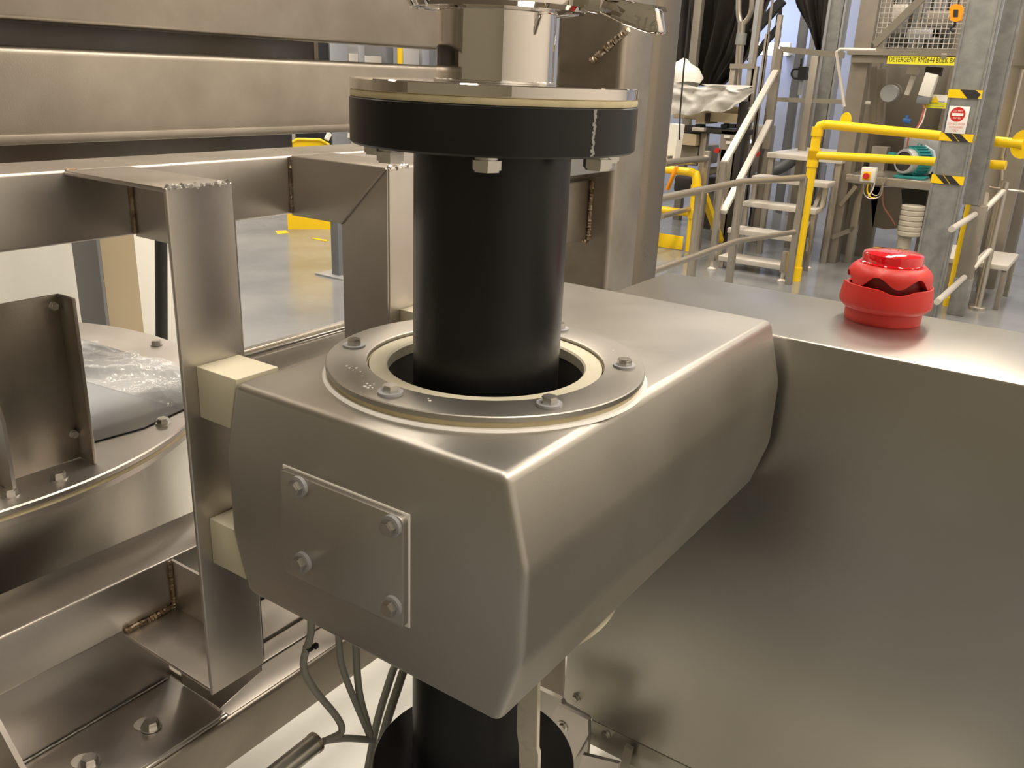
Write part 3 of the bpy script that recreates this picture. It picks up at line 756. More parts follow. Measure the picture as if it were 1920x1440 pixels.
part('board', MB().box((sc_.x - sw, YC - .012, sc_.z - sh), (sc_.x + sw, YC - .0088, sc_.z + sh), .001), Ms['seal'], sg)
part('red_disc', disc(MB(), (sc_.x - .004, YC - .012, sc_.z + .030), (1, -1), .040, .001, 32), Ms['red'], sg)
part('white_bar', MB().box((sc_.x - .034, YC - .0142, sc_.z + .022), (sc_.x + .026, YC - .0130, sc_.z + .037)), Ms['seal'], sg)
redt = mat('red_print', (.7, .15, .13), .6)
for k, s in enumerate(('DO NOT ENTER', 'AUTHORISED', 'ONLY')):
    text('lettering', s, .016, redt, sg, (sc_.x, YC - .0122, sc_.z - .022 - .018 * k), (1, 0, 0), (0, 0, 1), .0004, .75)
text('lettering', 'DO NOT', .013, Ms['seal'], sg, (sc_.x - .004, YC - .0132, sc_.z + .049), (1, 0, 0), (0, 0, 1), .0004)
text('lettering', 'ENTER', .013, Ms['seal'], sg, (sc_.x - .004, YC - .0132, sc_.z + .010), (1, 0, 0), (0, 0, 1), .0004)
YR = 5.345
rc = thing('grey_column', 'narrow darker grey column with splice right of the wide one', 'column', (-.2, YR, 0))
rxl, rxr = at(1830, 262, 1, YR).x, at(1861, 262, 1, YR).x
rl2, rr2 = at(1799, 480, 1, YR).x, at(1831, 480, 1, YR).x
zs = at(1827, 385, 1, YR).z
part('upper_section', MB().box((rxl - .003, YR - .004, zs), (rxr + .003, YR + .10, 3.6), .006), Ms['galv'], rc)
part('lower_section', MB().box((rl2, YR, .0), (rr2, YR + .10, zs), .006), Ms['ssd'], rc)
part('edge_strip', MB().box((rxr - .004, YR - .008, zs), (rxr + .010, YR + .004, 3.6), .003), Ms['galv'], rc)
part('base_sleeve', MB().box((rl2 - .004, YR - .006, 0), (rr2 + .004, YR + .1, .24), .004), Ms['galv'], rc)

# right stainless fence behind the column
PX, PY = -.087, 5.633
fe = thing('stainless_fence', 'stainless tube fence running away at the right edge', 'handrail', (PX, PY, 0))
tz = at(1887, 357, 1, PY).z; mz = at(1864, 468, 1, PY).z
for (ex, ey), (sx_, sy_), (bx_, by_), z in (((1828, 402), (1784, 430), (1844, 396), tz), ((1808, 520), (1757, 566), (1824, 504), mz)):
    E_ = at(ex, ey, 1, YR - .02); S0 = at(sx_, sy_, 0, E_.x)
    part('rail', MB().tube([S0, (E_.x, E_.y, E_.z)], .0175, 12), Ms['ssl'], fe)
    part('rail', MB().tube([at(bx_, by_, 1, YR + .02), (PX, PY, z)], .0175, 12), Ms['ssl'], fe)
part('post', MB().tube([(PX, PY, 0), (PX, PY, tz + .05)], .022, 12), Ms['ss'], fe)
part('base_plate', MB().lathe([(.052, 0), (.052, .018), (.046, .022)], (PX, PY, 0), 20), Ms['ss'], fe)
part('thin_rail', MB().tube([at(1855, 352, 1, 5.64), at(1925, 360, 1, 5.64)], .008, 8), Ms['ss'], fe)
part('thin_rod', MB().tube([at(1878, 338, 1, 5.64), at(1880, 290, 1, 5.64), at(1918, 130, 1, 5.64)], .009, 8), Ms['ss'], fe)
q0, q1 = at(1840, 388, 1, 5.65), at(1840, 432, 1, 5.65)
part('label_strip', MB().slab([at(x, y, 1, 5.655) for x, y in ((1848, 360), (1855, 362), (1842, 434), (1835, 434))], (0, .004, 0)), Ms['seal'], fe)
for nm, (fx0, fy0, fx1, fy1) in (('right', (1845, 474, 1906, 490)), ('left', (1770, 462, 1802, 492))):
    z = .3; a = at(fx0, fy0, 2, z); b = at(fx1, fy1, 2, z)
    y0_ = at((fx0 + fx1) / 2, 512 if nm == 'right' else 500, 2, z).y; y1_ = max(a.y, b.y); y0_ = max(y0_, 5.69); y1_ = max(y1_, y0_ + .3)
    x0_, x1_ = (at(1836, 480, 1, 6.0).x, at(1902, 487, 1, 6.0).x) if nm == 'right' else (at(1768, 480, 1, 6.0).x, at(1803, 480, 1, 6.0).x)
    bn = thing('step_stool', 'low stainless step platform %s' % ('at far right beyond the fence post' if nm == 'right' else 'seen between the two grey columns'), 'step', (x0_, y0_, 0))
    part('top', MB().box((x0_, y0_, z - .035), (x1_, y1_ + .15, z), .006), Ms['ssl'], bn)
    for x in (x0_ + .02, x1_ - .02):
        for y in (y0_ + .03, y1_ + .12): part('leg', MB().box((x - .015, y - .015, 0), (x + .015, y + .015, z - .035), .002), Ms['ssd'], bn)

# ---- machine with mesh cage ------------------------------------------------
YM = 6.5
mc = thing('dosing_machine', 'big stainless dosing machine with mesh cage and shelf', 'machine', (-.6, YM, 0))
def mbox(name, x0_, y0_, x1_, y1_, Y, d, m_, par=None, bev=.004, label=None):
    a = at(x0_, (y0_ + y1_) / 2, 1, Y); b = at(x1_, (y0_ + y1_) / 2, 1, Y)
    t_ = at((x0_ + x1_) / 2, y0_, 1, Y); u_ = at((x0_ + x1_) / 2, y1_, 1, Y)
    return part(name, MB().box((a.x, Y, u_.z), (b.x, Y + d, t_.z), bev), m_, par, label=label)
def mbar(name, p, q, Y, wd, m_, par, w2=None):
    return part(name, MB().bar(at(*p, 1, Y), at(*q, 1, Y), wd, w2 or wd), m_, par)
def vbar(name, px, py, Y, wd, m_, par, z0=0, z1=3.4, dp=None):
    c = at(px, py, 1, Y); d = dp or wd
    return part(name, MB().box((c.x - wd / 2, Y, z0), (c.x + wd / 2, Y + d, z1), .004), m_, par)
vbar('frame_post', 1590, 250, YM, .13, Ms['ssd'], mc)
vbar('frame_post', 1640, 120, YM + .5, .09, Ms['ssd'], mc)
vbar('frame_post', 1770, 250, YM + .64, .10, Ms['ssd'], mc)
mbox('back_plate', 1612, 120, 1800, 330, YM + .75, .02, mat('dull_dark_stainless', (.17, .15, .12), .5, .6), mc)
mbar('top_beam', (1592, 97), (1830, 100), YM - .02, .10, Ms['ss'], mc, .045)
mbar('top_beam', (1598, 111), (1830, 113), YM, .08, Ms['ssd'], mc, .05)
mbar('cage_brace', (1640, 84), (1732, -6), YM, .05, Ms['ss'], mc)
# mesh cage
mm = MB(); zlo = at(1700, 90, 1, YM + .05).z; zhi = at(1700, -40, 1, YM + .05).z
xa, xb_ = at(1645, 50, 1, YM + .05).x, at(1815, 50, 1, YM + .05).x
k = 0
x = xa
while x < xb_: mm.bar((x, YM + .05, zlo), (x, YM + .05, zhi), .0055, .004); x += .034
z = zlo
while z < zhi: mm.bar((xa, YM + .046, z), (xb_, YM + .046, z), .0055, .004); z += .034
mo = part('mesh', mm, Ms['ssl'], mc); mo['kind'] = 'stuff'
mbox('cage_back', 1642, -60, 1830, 100, YM + 1.5, .02, Ms['gs'], mc)
for k in range(9): mbox('back_rib', 1655 + 17 * k, -50, 1661 + 17 * k, 96, YM + 1.42, .04, Ms['dark' if k % 2 else 'ss'], mc)
for (a, b, c, d, Y, dp, mt) in ((1664, 8, 1700, 40, 7.2, .1, 'ssl'), (1700, 55, 1760, 72, 7.3, .2, 'gs'), (1735, 20, 1790, 50, 7.6, .2, 'ssd'), (1660, 60, 1690, 84, 7.5, .2, 'dark'), (1748, 52, 1775, 70, 7.3, .1, 'dark')):
    mbox('cage_fitting', a, b, c, d, Y, dp, Ms[mt], mc)
# sign strip
s0, s1 = at(1664, 112, 1, YM - .06), at(1835, 117, 1, YM - .06)
t_ = thing('name_strip', 'long yellow strip sign lettered DETERGENT on the machine', 'sign', s0)
hgt = .055
mb = MB().box((s0.x, YM - .066, s0.z - hgt / 2), (s1.x, YM - .062, s0.z + hgt / 2), 0)
part('strip', mb, mat('sign_yellow', (.88, .80, .04), .5), t_)
w0, w1 = at(1668, 110, 1, YM - .067), at(1799, 115, 1, YM - .067)
text('lettering', 'DETERGENT RM2644 BULK BAG', .050, Ms['print'], t_, ((w0.x + w1.x) / 2, YM - .067, s0.z + .003), (1, 0, 0), (0, 0, 1), .0005, fit=w1.x - w0.x)
mbox('clip_tab', 1764, 100, 1775, 110, YM - .075, .006, Ms['ss'], mc)
# gate frame on landing, right of curtain
part('swing_bar', MB().tube([at(1583, 200, 1, 6.3), at(1568, 98, 1, 6.3), at(1576, 92, 1, 6.3), at(1642, 94, 1, 6.3)], .012, 8), Ms['ssl'], mc)
# fittings
mbox('slat', 1612, 190, 1632, 196, YM + .1, .02, Ms['ssl'], mc)
mbar('pipe_run', (1640, 125), (1636, 230), YM + .3, .05, Ms['ss'], mc); mbar('pipe_run', (1655, 130), (1648, 235), YM + .35, .07, Ms['ssd'], mc)
c = at(1672, 175, 1, YM + .2)
part('round_port', disc(MB(), (c.x, YM + .2, c.z), (1, -1), .062, .10, 32), Ms['gs'], mc)
part('round_port_rim', disc(MB(), (c.x, YM + .22, c.z), (1, -1), .074, .04, 32), Ms['ssd'], mc)
o_ = thing('pneumatic_rod', 'pale piston rod slanting under the strip sign', 'cylinder', at(1710, 150, 1, YM))
part('rod', MB().bar(at(1713, 143, 1, YM + .1), at(1700, 178, 1, YM + .1), .035, .03), Ms['ssl'], o_)
part('rod_bracket', MB().bar(at(1701, 132, 1, YM + .08), at(1723, 134, 1, YM + .08), .04, .05), Ms['ssl'], o_)
ac = thing('pneumatic_cylinder', 'white square-bodied actuator hanging beside the caution label', 'cylinder', at(1745, 160, 1, YM))
part('cylinder_body', MB().bar(at(1749, 138, 1, YM), at(1734, 181, 1, YM), .088, .08, bev=.008), Ms['white'], ac)
part('end_cap', MB().bar(at(1734, 181, 1, YM), at(1731, 195, 1, YM), .09, .085, bev=.006), Ms['bgrey'], ac)
part('mount', MB().bar(at(1736, 133, 1, YM + .04), at(1766, 135, 1, YM + .04), .06, .06), Ms['dark'], ac)
part('air_fitting', MB().tube([at(1732, 195, 1, YM), at(1733, 203, 1, YM)], .012, 8), mat('brass', (.7, .4, .2), .4, .8), ac)
part('air_hose', MB().tube(smoothpath([at(1733, 203, 1, YM), at(1722, 235, 1, YM), at(1704, 258, 1, YM), at(1700, 290, 1, YM + .1)]), .006, 8), mat('red_hose', (.55, .14, .10), .5), ac)
part('air_hose', MB().tube(smoothpath([at(1736, 203, 1, YM), at(1728, 230, 1, YM), at(1712, 250, 1, YM)]), .005, 8), Ms['white'], ac)
cs = thing('caution_label', 'yellow and white warning label on the dosing machine', 'sign', at(1757, 190, 1, YM + .05))
p0 = at(1745, 177, 1, YM + .05); p1 = at(1775, 204, 1, YM + .05); pm = at(1757, 192, 1, YM + .05)
part('white_part', MB().box((p0.x, YM + .05, pm.z), (p1.x, YM + .053, p0.z)), Ms['seal'], cs)
part('yellow_part', MB().box((p0.x - .02, YM + .05, p1.z), (p1.x - .005, YM + .053, pm.z)), mat('label_yellow', (.75, .75, .03), .5), cs)
part('warning_triangle', MB().prism([(p0.x + .01, pm.z), (p0.x + .065, pm.z), (p0.x + .038, p0.z - .006)], YM + .047, YM + .0495, 1), Ms['yel'], cs)
for k in range(3):
    part('text_line', MB().box((p0.x + .0, YM + .049, p1.z + .012 + .016 * k), (p1.x - .02, YM + .0497, p1.z + .016 + .016 * k)), Ms['bgrey'], cs)
bv = thing('blue_valve', 'small blue valve handle below the round port', 'valve', at(1702, 225, 1, YM))
part('handle', MB().bar(at(1693, 225, 1, YM), at(1708, 228, 1, YM), .035, .03, bev=.006), Ms['blue'], bv)
part('stem', MB().bar(at(1701, 216, 1, YM), at(1700, 232, 1, YM), .02, .02), Ms['blue'], bv)
# shelf with motor
p = at(1590, 327, 1, YM); q = at(1745, 343, 1, YM)
part('shelf', MB().box((p.x, YM - .05, at(1650, 347, 1, YM).z), (q.x + .1, YM + .6, at(1650, 331, 1, YM).z), .004), Ms['ss'], mc)
mbar('brace', (1576, 385), (1606, 348), YM, .03, Ms['ss'], mc); mbar('brace', (1560, 445), (1594, 432), YM, .035, Ms['ssd'], mc)
vbar('inner_leg', 1604, 400, YM + .1, .06, Ms['ss'], mc, 0, .7)
vbar('inner_leg', 1628, 400, YM + .5, .12, Ms['ssd'], mc, 0, .9)
zsf = at(1650, 331, 1, YM).z
cc = at(1695, 297, 1, YM - .02)
mo = thing('teal_motor', 'teal electric motor behind the yellow rail on the shelf', 'motor', (cc.x, YM, zsf))
zc = zsf + .124
MR = Matrix.Translation((cc.x - .01, YM + .03, zc)) @ Matrix.Rotation(math.radians(-28), 4, 'Z') @ Matrix.Rotation(math.radians(90), 4, 'X')
part('end_shield', MB().lathe([(.072, .0), (.086, .0), (.092, -.008), (.094, -.060), (.075, -.062)], (0, 0, 0), 40, MR, caps=False), Ms['gs'], mo)
part('fan_opening', MB().lathe([(.074, -.055), (.074, -.008)], (0, 0, 0), 32, MR), Ms['dark'], mo)
fm = MB(); fm.lathe([(.090, -.20), (.102, -.19), (.104, -.06), (.094, -.055)], (0, 0, 0), 36, MR)
for k in range(24):
    a = 2 * math.pi * k / 24
    fm.box((.098, -.003, -.18), (.114, .003, -.062), 0, 2, MR @ Matrix.Rotation(a, 4, 'Z'))
part('finned_body', fm, Ms['teal'], mo)
part('mounting_flange', MB().lathe([(.02, -.225), (.118, -.225), (.122, -.215), (.118, -.200), (.02, -.198)], (0, 0, 0), 8, MR), mat('pale_blue_paint', (.42, .50, .55), .35), mo)
for k in range(6):
    a = math.pi / 3 * k + .4
    part('flange_bolt', MB().box((.098, -.010, -.196), (.112, .010, -.176), .003, 2, MR @ Matrix.Rotation(a, 4, 'Z')), Ms['teal'], mo)
part('terminal_box', MB().box((cc.x - .135, YM + .04, zc + .02), (cc.x - .085, YM + .12, zc + .055), .006), Ms['teal'], mo)
part('lifting_eye', MB().tube([(cc.x + .05, YM + .14, zc + .09), (cc.x + .05, YM + .14, zc + .13), (cc.x + .075, YM + .14, zc + .13), (cc.x + .075, YM + .14, zc + .09)], .006, 8), Ms['teal'], mo)
part('motor_foot', MB().box((cc.x - .06, YM + .02, zsf + .002), (cc.x + .16, YM + .22, zsf + .02), .003), Ms['teal'], mo)
gb = thing('gear_housing', 'pale grey metal housing behind the teal motor', 'machine', at(1730, 300, 1, YM + .3))
mbox('casing', 1690, 258, 1790, 323, YM + .32, .3, Ms['gs'], gb, .02)
# isolator
i_ = thing('isolator_switch', 'white isolator box with red rotary knob under the yellow rail', 'switch', at(1627, 328, 1, YM - .12))
a = at(1616, 313, 1, YM - .12); b = at(1638, 343, 1, YM - .12)
part('box', MB().box((a.x, YM - .12, b.z), (b.x, YM - .05, a.z), .006), Ms['white'], i_)
c = at(1625, 330, 1, YM - .12)
part('yellow_plate', MB().box((c.x - .03, YM - .123, c.z - .032), (c.x + .03, YM - .12, c.z + .032), .001), Ms['yel'], i_)
part('knob', disc(MB(), (c.x, YM - .123, c.z), (1, -1), .023, .025, 20), Ms['red'], i_)
for k, (pts, m_) in enumerate(((((1619, 344), (1620, 362), (1630, 372), (1650, 368), (1656, 345), (1662, 330)), 'ss'), (((1628, 344), (1626, 358), (1633, 370), (1640, 370)), 'yel'), (((1640, 342), (1636, 356), (1628, 368)), 'white'), (((1634, 344), (1634, 362), (1646, 366), (1654, 350), (1652, 336)), 'ss'))):
    tag(part('loose_wire', MB().tube(smoothpath([at(x, y, 1, YM - .09 + .004 * k) for x, y in pts]), .0055, 8), Ms[m_], None), ['outermost grey cable looping below the isolator switch', 'yellow wire end dangling under the isolator switch', 'white wire end dangling under the isolator switch', 'inner grey cable looping below the isolator switch'][k], 'cable')
tag(part('brown_hose', MB().tube(smoothpath([at(x, y, 1, YM - .06) for x, y in ((1654, 350), (1656, 385), (1668, 405), (1678, 422))]), .008, 8), mat('brown_hose', (.16, .07, .04), .5), None), 'thin brown hose curving down to the ribbed pot', 'hose')
# ribbed pot under the shelf
rp = thing('ribbed_pot', 'pale ribbed cylindrical pot under the machine shelf', 'container', at(1695, 450, 1, YM - .1))
c = at(1697, 445, 1, YM - .1); t = at(1697, 385, 1, YM - .1); hh = t.z - c.z
prof = []
for k in range(6): prof += [(.078, hh * k / 6), (.084, hh * (k + .15) / 6), (.084, hh * (k + .75) / 6), (.078, hh * (k + .9) / 6)]
part('pot_body', MB().lathe(prof, (c.x, YM, c.z), 32), mat('pot_cream', (.50, .46, .38), .5), rp)
part('spout', MB().lathe([(.05, 0), (.05, c.z - .04)], (c.x - .02, YM, .04), 20), mat('pot_cream2', (.48, .44, .36), .5), rp)
part('pot_base', MB().box((c.x - .22, YM - .12, 0), (c.x + .2, YM + .2, .045), .004), Ms['dark'], rp)
part('hopper_wall', MB().slab([at(x, y, 1, YM + .5) for x, y in ((1632, 350), (1745, 352), (1725, 425), (1660, 430), (1636, 425))], (0, .02, 0)), Ms['ssd'], mc)
part('opening', MB().slab([at(x, y, 1, YM + .48) for x, y in ((1690, 356), (1740, 352), (1732, 398), (1692, 386))], (0, .01, 0)), Ms['dark'], mc)
# hoist hook
hk = thing('hoist_hook', 'orange hoist block with black hook behind the mesh', 'hook', at(1792, 30, 1, YM - .2))
c = at(1792, 25, 1, YM - .2)
pl = [at(x, y, 1, YM - .2) for x, y in ((1783, 10), (1792, 7), (1802, 9), (1805, 16), (1801, 38), (1792, 41), (1781, 38), (1780, 16))]
part('block', MB().slab(pl, (0, .06, 0)), Ms['ora'], hk)
part('recess', MB().slab([at(x, y, 1, YM - .203) for x, y in ((1788, 18), (1797, 18), (1796, 32), (1787, 32))], (0, .003, 0)), Ms['dark'], hk)
part('hook', MB().tube(smoothpath([at(x, y, 1, YM - .17) for x, y in ((1791, 41), (1789, 48), (1783, 52), (1784, 57), (1790, 58))]), .008, 8), Ms['blackm'], hk)
part('chain', MB().tube([(c.x, YM - .17, c.z + .05), (c.x, YM - .17, 3.2)], .006, 6), Ms['dark'], hk)
# tall frames at far right
rf = thing('steel_rack', 'tall beige stainless rack uprights at the right edge', 'rack', (.15, 7, 0))
for px, w_, Y, m_ in ((1902, .10, 6.6, 'ss'), (1880, .05, 6.9, 'gs'), (1935, .12, 6.4, 'ssd'), (1912, .16, 7.2, 'dark'), (1870, .09, 7.6, 'ssd'), (1950, .2, 7.8, 'ssd')):
    vbar('upright', px, 150, Y, w_, Ms[m_], rf)
mbar('cross_bar', (1868, 115), (1925, 118), 6.6, .04, Ms['ss'], rf)

# ---- right rear of stairs: galvanised columns and curtains ----------------
gc = thing('rear_column', 'pale galvanised steel column rising behind the stair landing', 'column', at(1558, 100, 1, 7.6))
vbar('web', 1556, 100, 7.6, .11, Ms['galv'], gc); vbar('side_flange', 1541, 100, 7.58, .025, Ms['gs'], gc, dp=.14); vbar('side_flange', 1571, 100, 7.58, .02, Ms['gs'], gc, dp=.14)
lc2 = pr = thing('wall_pipes', 'vertical grey pipes carrying a black sensor before the blue tinted wall', 'pipe', at(1500, 200, 1, 9))
part('sensor_body', MB().bar(at(1507, 125, 1, 8.4), at(1505, 150, 1, 8.4), .08, .08), Ms['blackm'], lc2)
part('cable_loop', MB().tube(smoothpath([at(x, y, 1, 8.38) for x, y in ((1503, 110), (1500, 128), (1488, 130), (1484, 140), (1490, 147), (1500, 145))]), .010, 8), Ms['blackm'], lc2)
part('pipe_stub', MB().tube([at(1503, 150, 1, 8.4), at(1499, 178, 1, 8.4)], .022, 10), Ms['gs'], lc2)
vbar('pipe', 1494, 150, 9.0, .06, Ms['bgrey'], pr); vbar('pipe', 1512, 150, 8.9, .05, Ms['gs'], pr); vbar('pipe', 1502, 50, 9.2, .05, Ms['bgrey'], pr)
def folds(A, F_, s): return lambda u, v: Vector((0, A * math.sin(F_ * u * math.pi + s) + A * .5 * math.sin(F_ * 2.3 * u * math.pi + 2 * v), 0))
def curtain(L, R, Y, lab, A=.10, F_=7, name='fabric_curtain'):
    mb = MB().sheet([at(x, y, 1, Y) for x, y in L], [at(x, y, 1, Y) for x, y in R], 50, 20, folds(A, F_, 1))
    geo = bmesh.ops.solidify(mb.b, geom=list(mb.b.faces), thickness=.006)
    return tag(part(name, mb, Ms['fabric'], None, 60), lab, 'curtain')
curtain([(1278, -40), (1286, 60), (1292, 100), (1304, 160)], [(1476, -40), (1446, 5), (1404, 110), (1372, 150), (1352, 162)], 7.9, 'large black fabric hopper hanging behind the covered machine')
curtain([(1478, -40), (1490, 10), (1512, 50), (1528, 95)], [(1572, -40), (1566, 10), (1554, 50), (1548, 100)], 8.2, 'black fabric hopper right of the bright blue tinted wall gap', .05, 4)
curtain([(1262, -40), (1260, 60), (1262, 110), (1262, 135)], [(1306, -40), (1304, 60), (1300, 110), (1296, 150)], 8.25, 'narrow black fabric strip at far left beside the steel posts', .03, 3)
cs_ = thing('curtain_post', 'grey upright post left of the large fabric hopper', 'post', at(1300, 80, 1, 7.6))
vbar('upright', 1303, 60, 7.6, .075, Ms['ssd'], cs_)
tag(part('drop_cable', MB().tube([at(1295, -10, 1, 5.0), at(1282, 130, 1, 5.0), at(1275, 215, 1, 5.0), at(1274, 262, 1, 5.0)], .006, 8), Ms['blackm'], None), 'thin dark cable hanging straight down beside the steel posts', 'cable')
# conduits and uprights between hopper and stairs
yp = thing('branched_pipe', 'pale vertical pipe with forked top behind the covered machine', 'pipe', at(1388, 150, 1, 7.2))
part('stem', MB().tube([at(1391, 40, 1, 7.2), at(1382, 160, 1, 7.2)], .034, 14), Ms['ss'], yp)
part('branch', MB().tube(smoothpath([at(1391, 48, 1, 7.2), at(1385, 25, 1, 7.2), at(1386, -30, 1, 7.2)]), .025, 12), Ms['ss'], yp)
part('branch', MB().tube(smoothpath([at(1391, 48, 1, 7.2), at(1408, 22, 1, 7.2), at(1410, -30, 1, 7.2)]), .022, 12), Ms['ss'], yp)
part('coupling', MB().tube([at(1391, 62, 1, 7.2), at(1388, 84, 1, 7.2)], .046, 14), Ms['galv'], yp)
up = thing('stair_uprights', 'cluster of slim steel uprights left of the stair handrail', 'frame', at(1410, 120, 1, 7.1))
for x, y, w_, m_, z1_ in ((1411, 80, .04, 'gs', 3.2), (1418, 80, .03, 'ssd', 3.2), (1372, 145, .05, 'ssd', None), (1413, 145, .05, 'ssd', None), (1440, 60, .02, 'ss', 3.2), (1427, 150, .035, 'ssd', 1.75), (1446, 150, .04, 'ssd', 1.9)):
    z1v = z1_ or at(x, 124, 1, 7.1).z
    vbar('upright', x, y, 7.1, w_, Ms[m_], up, 0, z1v)
mbar('cross_piece', (1370, 124), (1416, 124), 7.1, .04, Ms['ssd'], up)
mbar('diagonal', (1405, 116), (1462, 48), 7.4, .05, Ms['blackm'], up)
mbar('diagonal', (1412, 62), (1468, 0), 7.5, .07, Ms['blackm'], up)
part('diagonal_flap', MB().slab([at(x, y, 1, 7.45) for x, y in ((1455, 30), (1466, 12), (1463, 70), (1452, 78))], (0, .02, 0)), Ms['blackm'], up)
# bright cool lamp
cl_ = thing('bulkhead_lamp', 'bright cool white bulkhead lamp glowing on the rear wall', 'lamp', at(1430, 92, 1, 9.75))
a = at(1413, 83, 1, 9.75); b = at(1470, 99, 1, 9.75)
part('lamp_glass', MB().box((a.x, 9.75, b.z), (b.x, 9.83, a.z), .03), Ms['lampc'], cl_)
part('lamp_back', MB().box((a.x - .03, 9.83, b.z - .03), (b.x + .03, 9.9, a.z + .03), .01), Ms['white'], cl_)
part('lamp_stem', MB().box(((a.x + b.x) / 2 - .04, 9.9, (a.z + b.z) / 2 - .04), ((a.x + b.x) / 2 + .04, 10.5, (a.z + b.z) / 2 + .04)), Ms['white'], cl_)

# ---- bag covered machine ---------------------------------------------------
YB = 6.7
cm = thing('covered_machine', 'machine with loadcells and beige bins beneath the plastic cover', 'machine', (-3.0, YB, 0))
mbox('body', 1262, 198, 1400, 226, YB + .1, .22, Ms['beige'], cm, .01)
mbox('side_bin', 1304, 212, 1322, 232, YB, .3, Ms['beige'], cm); mbox('side_bin', 1330, 212, 1385, 230, YB, .3, Ms['beige'], cm)
mbox('side_bin', 1262, 250, 1305, 272, YB, .3, Ms['beige'], cm)
mbox('dark_slot', 1322, 212, 1330, 228, YB - .02, .1, Ms['dark'], cm)
for x in (1309, 1357, 1372): mbox('rubber_foot', x - 6, 233, x + 6, 240, YB + .02, .1, Ms['blackm'], cm)
mbox('support_beam', 1262, 240, 1390, 250, YB, .3, Ms['dark'], cm); mbox('support_plate', 1297, 239, 1320, 246, YB - .05, .1, Ms['ssl'], cm)
vbar('leg', 1316, 290, YB + .05, .055, Ms['ss'], cm, 0, at(1316, 246, 1, YB).z); vbar('leg', 1365, 270, YB, .15, Ms['ssd'], cm, 0, at(1365, 245, 1, YB).z)
vbar('leg', 1392, 200, YB, .07, Ms['dark'], cm, 0, at(1392, 190, 1, YB).z)
vbar('leg', 1345, 380, YB, .05, Ms['ssd'], cm, 0, .8)
mbox('drum_shell', 1262, 272, 1308, 310, YB + .1, .5, Ms['ssd'], cm, .02)
mbox('low_tank', 1262, 330, 1300, 362, YB + .6, .5, Ms['dark'], cm, .03)
for x, y in ((1362, 257), (1366, 268)): mbox('pale_label', x - 5, y - 3, x + 6, y + 2, YB - .03, .02, Ms['white'], cm, .001)
for x, y in ((1345, 282), (1420, 288)):
    c = at(x, y, 1, YB - .02); part('stop_button', disc(MB(), (c.x, YB - .01, c.z), (1, -1), .022, .03, 16), Ms['red'], cm)
# plastic cover with a puffed bag end
cov = MB()
L = [at(x, y, 1, YB - .1) for x, y in ((1258, 128), (1258, 150), (1258, 170), (1258, 195), (1258, 215))]
Rr = [at(x, y, 1, YB - .1) for x, y in ((1308, 155), (1340, 160), (1412, 172), (1408, 186), (1340, 212))]
top = [at(x, y, 1, YB + .5) for x, y in ((1258, 158), (1330, 160), (1395, 160), (1415, 168))]
def bag(u, v): return Vector((0, -.05 * abs(math.sin(9 * u + 2 * v)) - .04 * mn.noise(Vector((u * 6, v * 5, 3))), .012 * math.sin(13 * u)))
cov.sheet([at(x, y, 1, YB - .1) for x, y in ((1258, 158), (1258, 172), (1258, 190), (1258, 217))], [at(x, y, 1, YB - .1) for x, y in ((1414, 166), (1415, 172), (1400, 188), (1372, 206))], 60, 16, bag)
cov.sheet([at(1258, 156, 1, YB + .36), at(1258, 158, 1, YB - .1)], [at(1400, 160, 1, YB + .36), at(1414, 166, 1, YB - .1)], 60, 8, lambda u, v: Vector((0, 0, .03 * math.sin(7 * u) * v)))
co = part('plastic_cover', cov, Ms['bag'], None, 70); tag(co, 'wrinkled milky plastic cover draped over the beige machine', 'cover')
pf_ = MB(); bc_ = at(1280, 145, 1, YB + .1)
pf_.lathe([(.02, -.12), (.13, -.10), (.17, 0), (.14, .08), (.06, .13), (.03, .16)], bc_, 24, caps=True)
for v in pf_.b.verts: v.co += Vector((mn.noise(v.co * 8), mn.noise(v.co * 8 + Vector((5, 0, 0))), mn.noise(v.co * 8 + Vector((0, 5, 0))))) * .03
tag(part('tied_bag', pf_, Ms['white'], None, 60), 'puffed white tied bag end on top of the plastic cover', 'bag')
# cabinet-like white panel at left and yellow barrier
wp = thing('white_post_box', 'tall slim white box with barcode beside the steel posts', 'cabinet', at(1255, 270, 1, 6.2))
sl = MB().slab([at(x, y, 1, 6.2) for x, y in ((1256, 232), (1273, 234), (1263, 306), (1245, 306))], (0, .12, 0))
part('casing', sl, Ms['white'], wp)
for k in range(5):
    part('barcode_bar', MB().slab([at(x, y, 1, 6.195) for x, y in ((1252 + k * 1.9, 292), (1253 + k * 1.9, 292), (1252.2 + k * 1.9, 300), (1251.2 + k * 1.9, 300))], (0, .002, 0)), Ms['print'], wp)
xs_ = at(1245, 300, 1, 6.2).x
part('backing', MB().box((xs_ - .10, 6.24, 0), (xs_ - .045, 6.30, at(1255, 240, 1, 6.2).z), .004), Ms['ssd'], wp)
part('fixing_arm', MB().box((xs_ - .06, 6.25, at(1255, 270, 1, 6.2).z - .02), (xs_ + .03, 6.29, at(1255, 270, 1, 6.2).z + .02), .004), Ms['ssd'], wp)
yb = thing('yellow_barrier', 'yellow tube barrier with kick plate beside the steel posts', 'barrier', at(1300, 475, 2, 0))
F2 = at(1292, 470, 2, 0)
Tt = at(1310, 324, 1, F2.y)
part('corner_post', MB().tube([F2, (F2.x, F2.y, Tt.z - .07), (F2.x - .015, F2.y, Tt.z - .015), (F2.x - .07, F2.y, Tt.z)], .037, 16), Ms['yel'], yb)
q = at(1235, 316, 1, F2.y)
part('top_rail', MB().tube([(F2.x - .07, F2.y, Tt.z), (q.x - .4, F2.y - .02, Tt.z)], .033, 16), Ms['yel'], yb)
zz = at(1295, 400, 1, F2.y).z
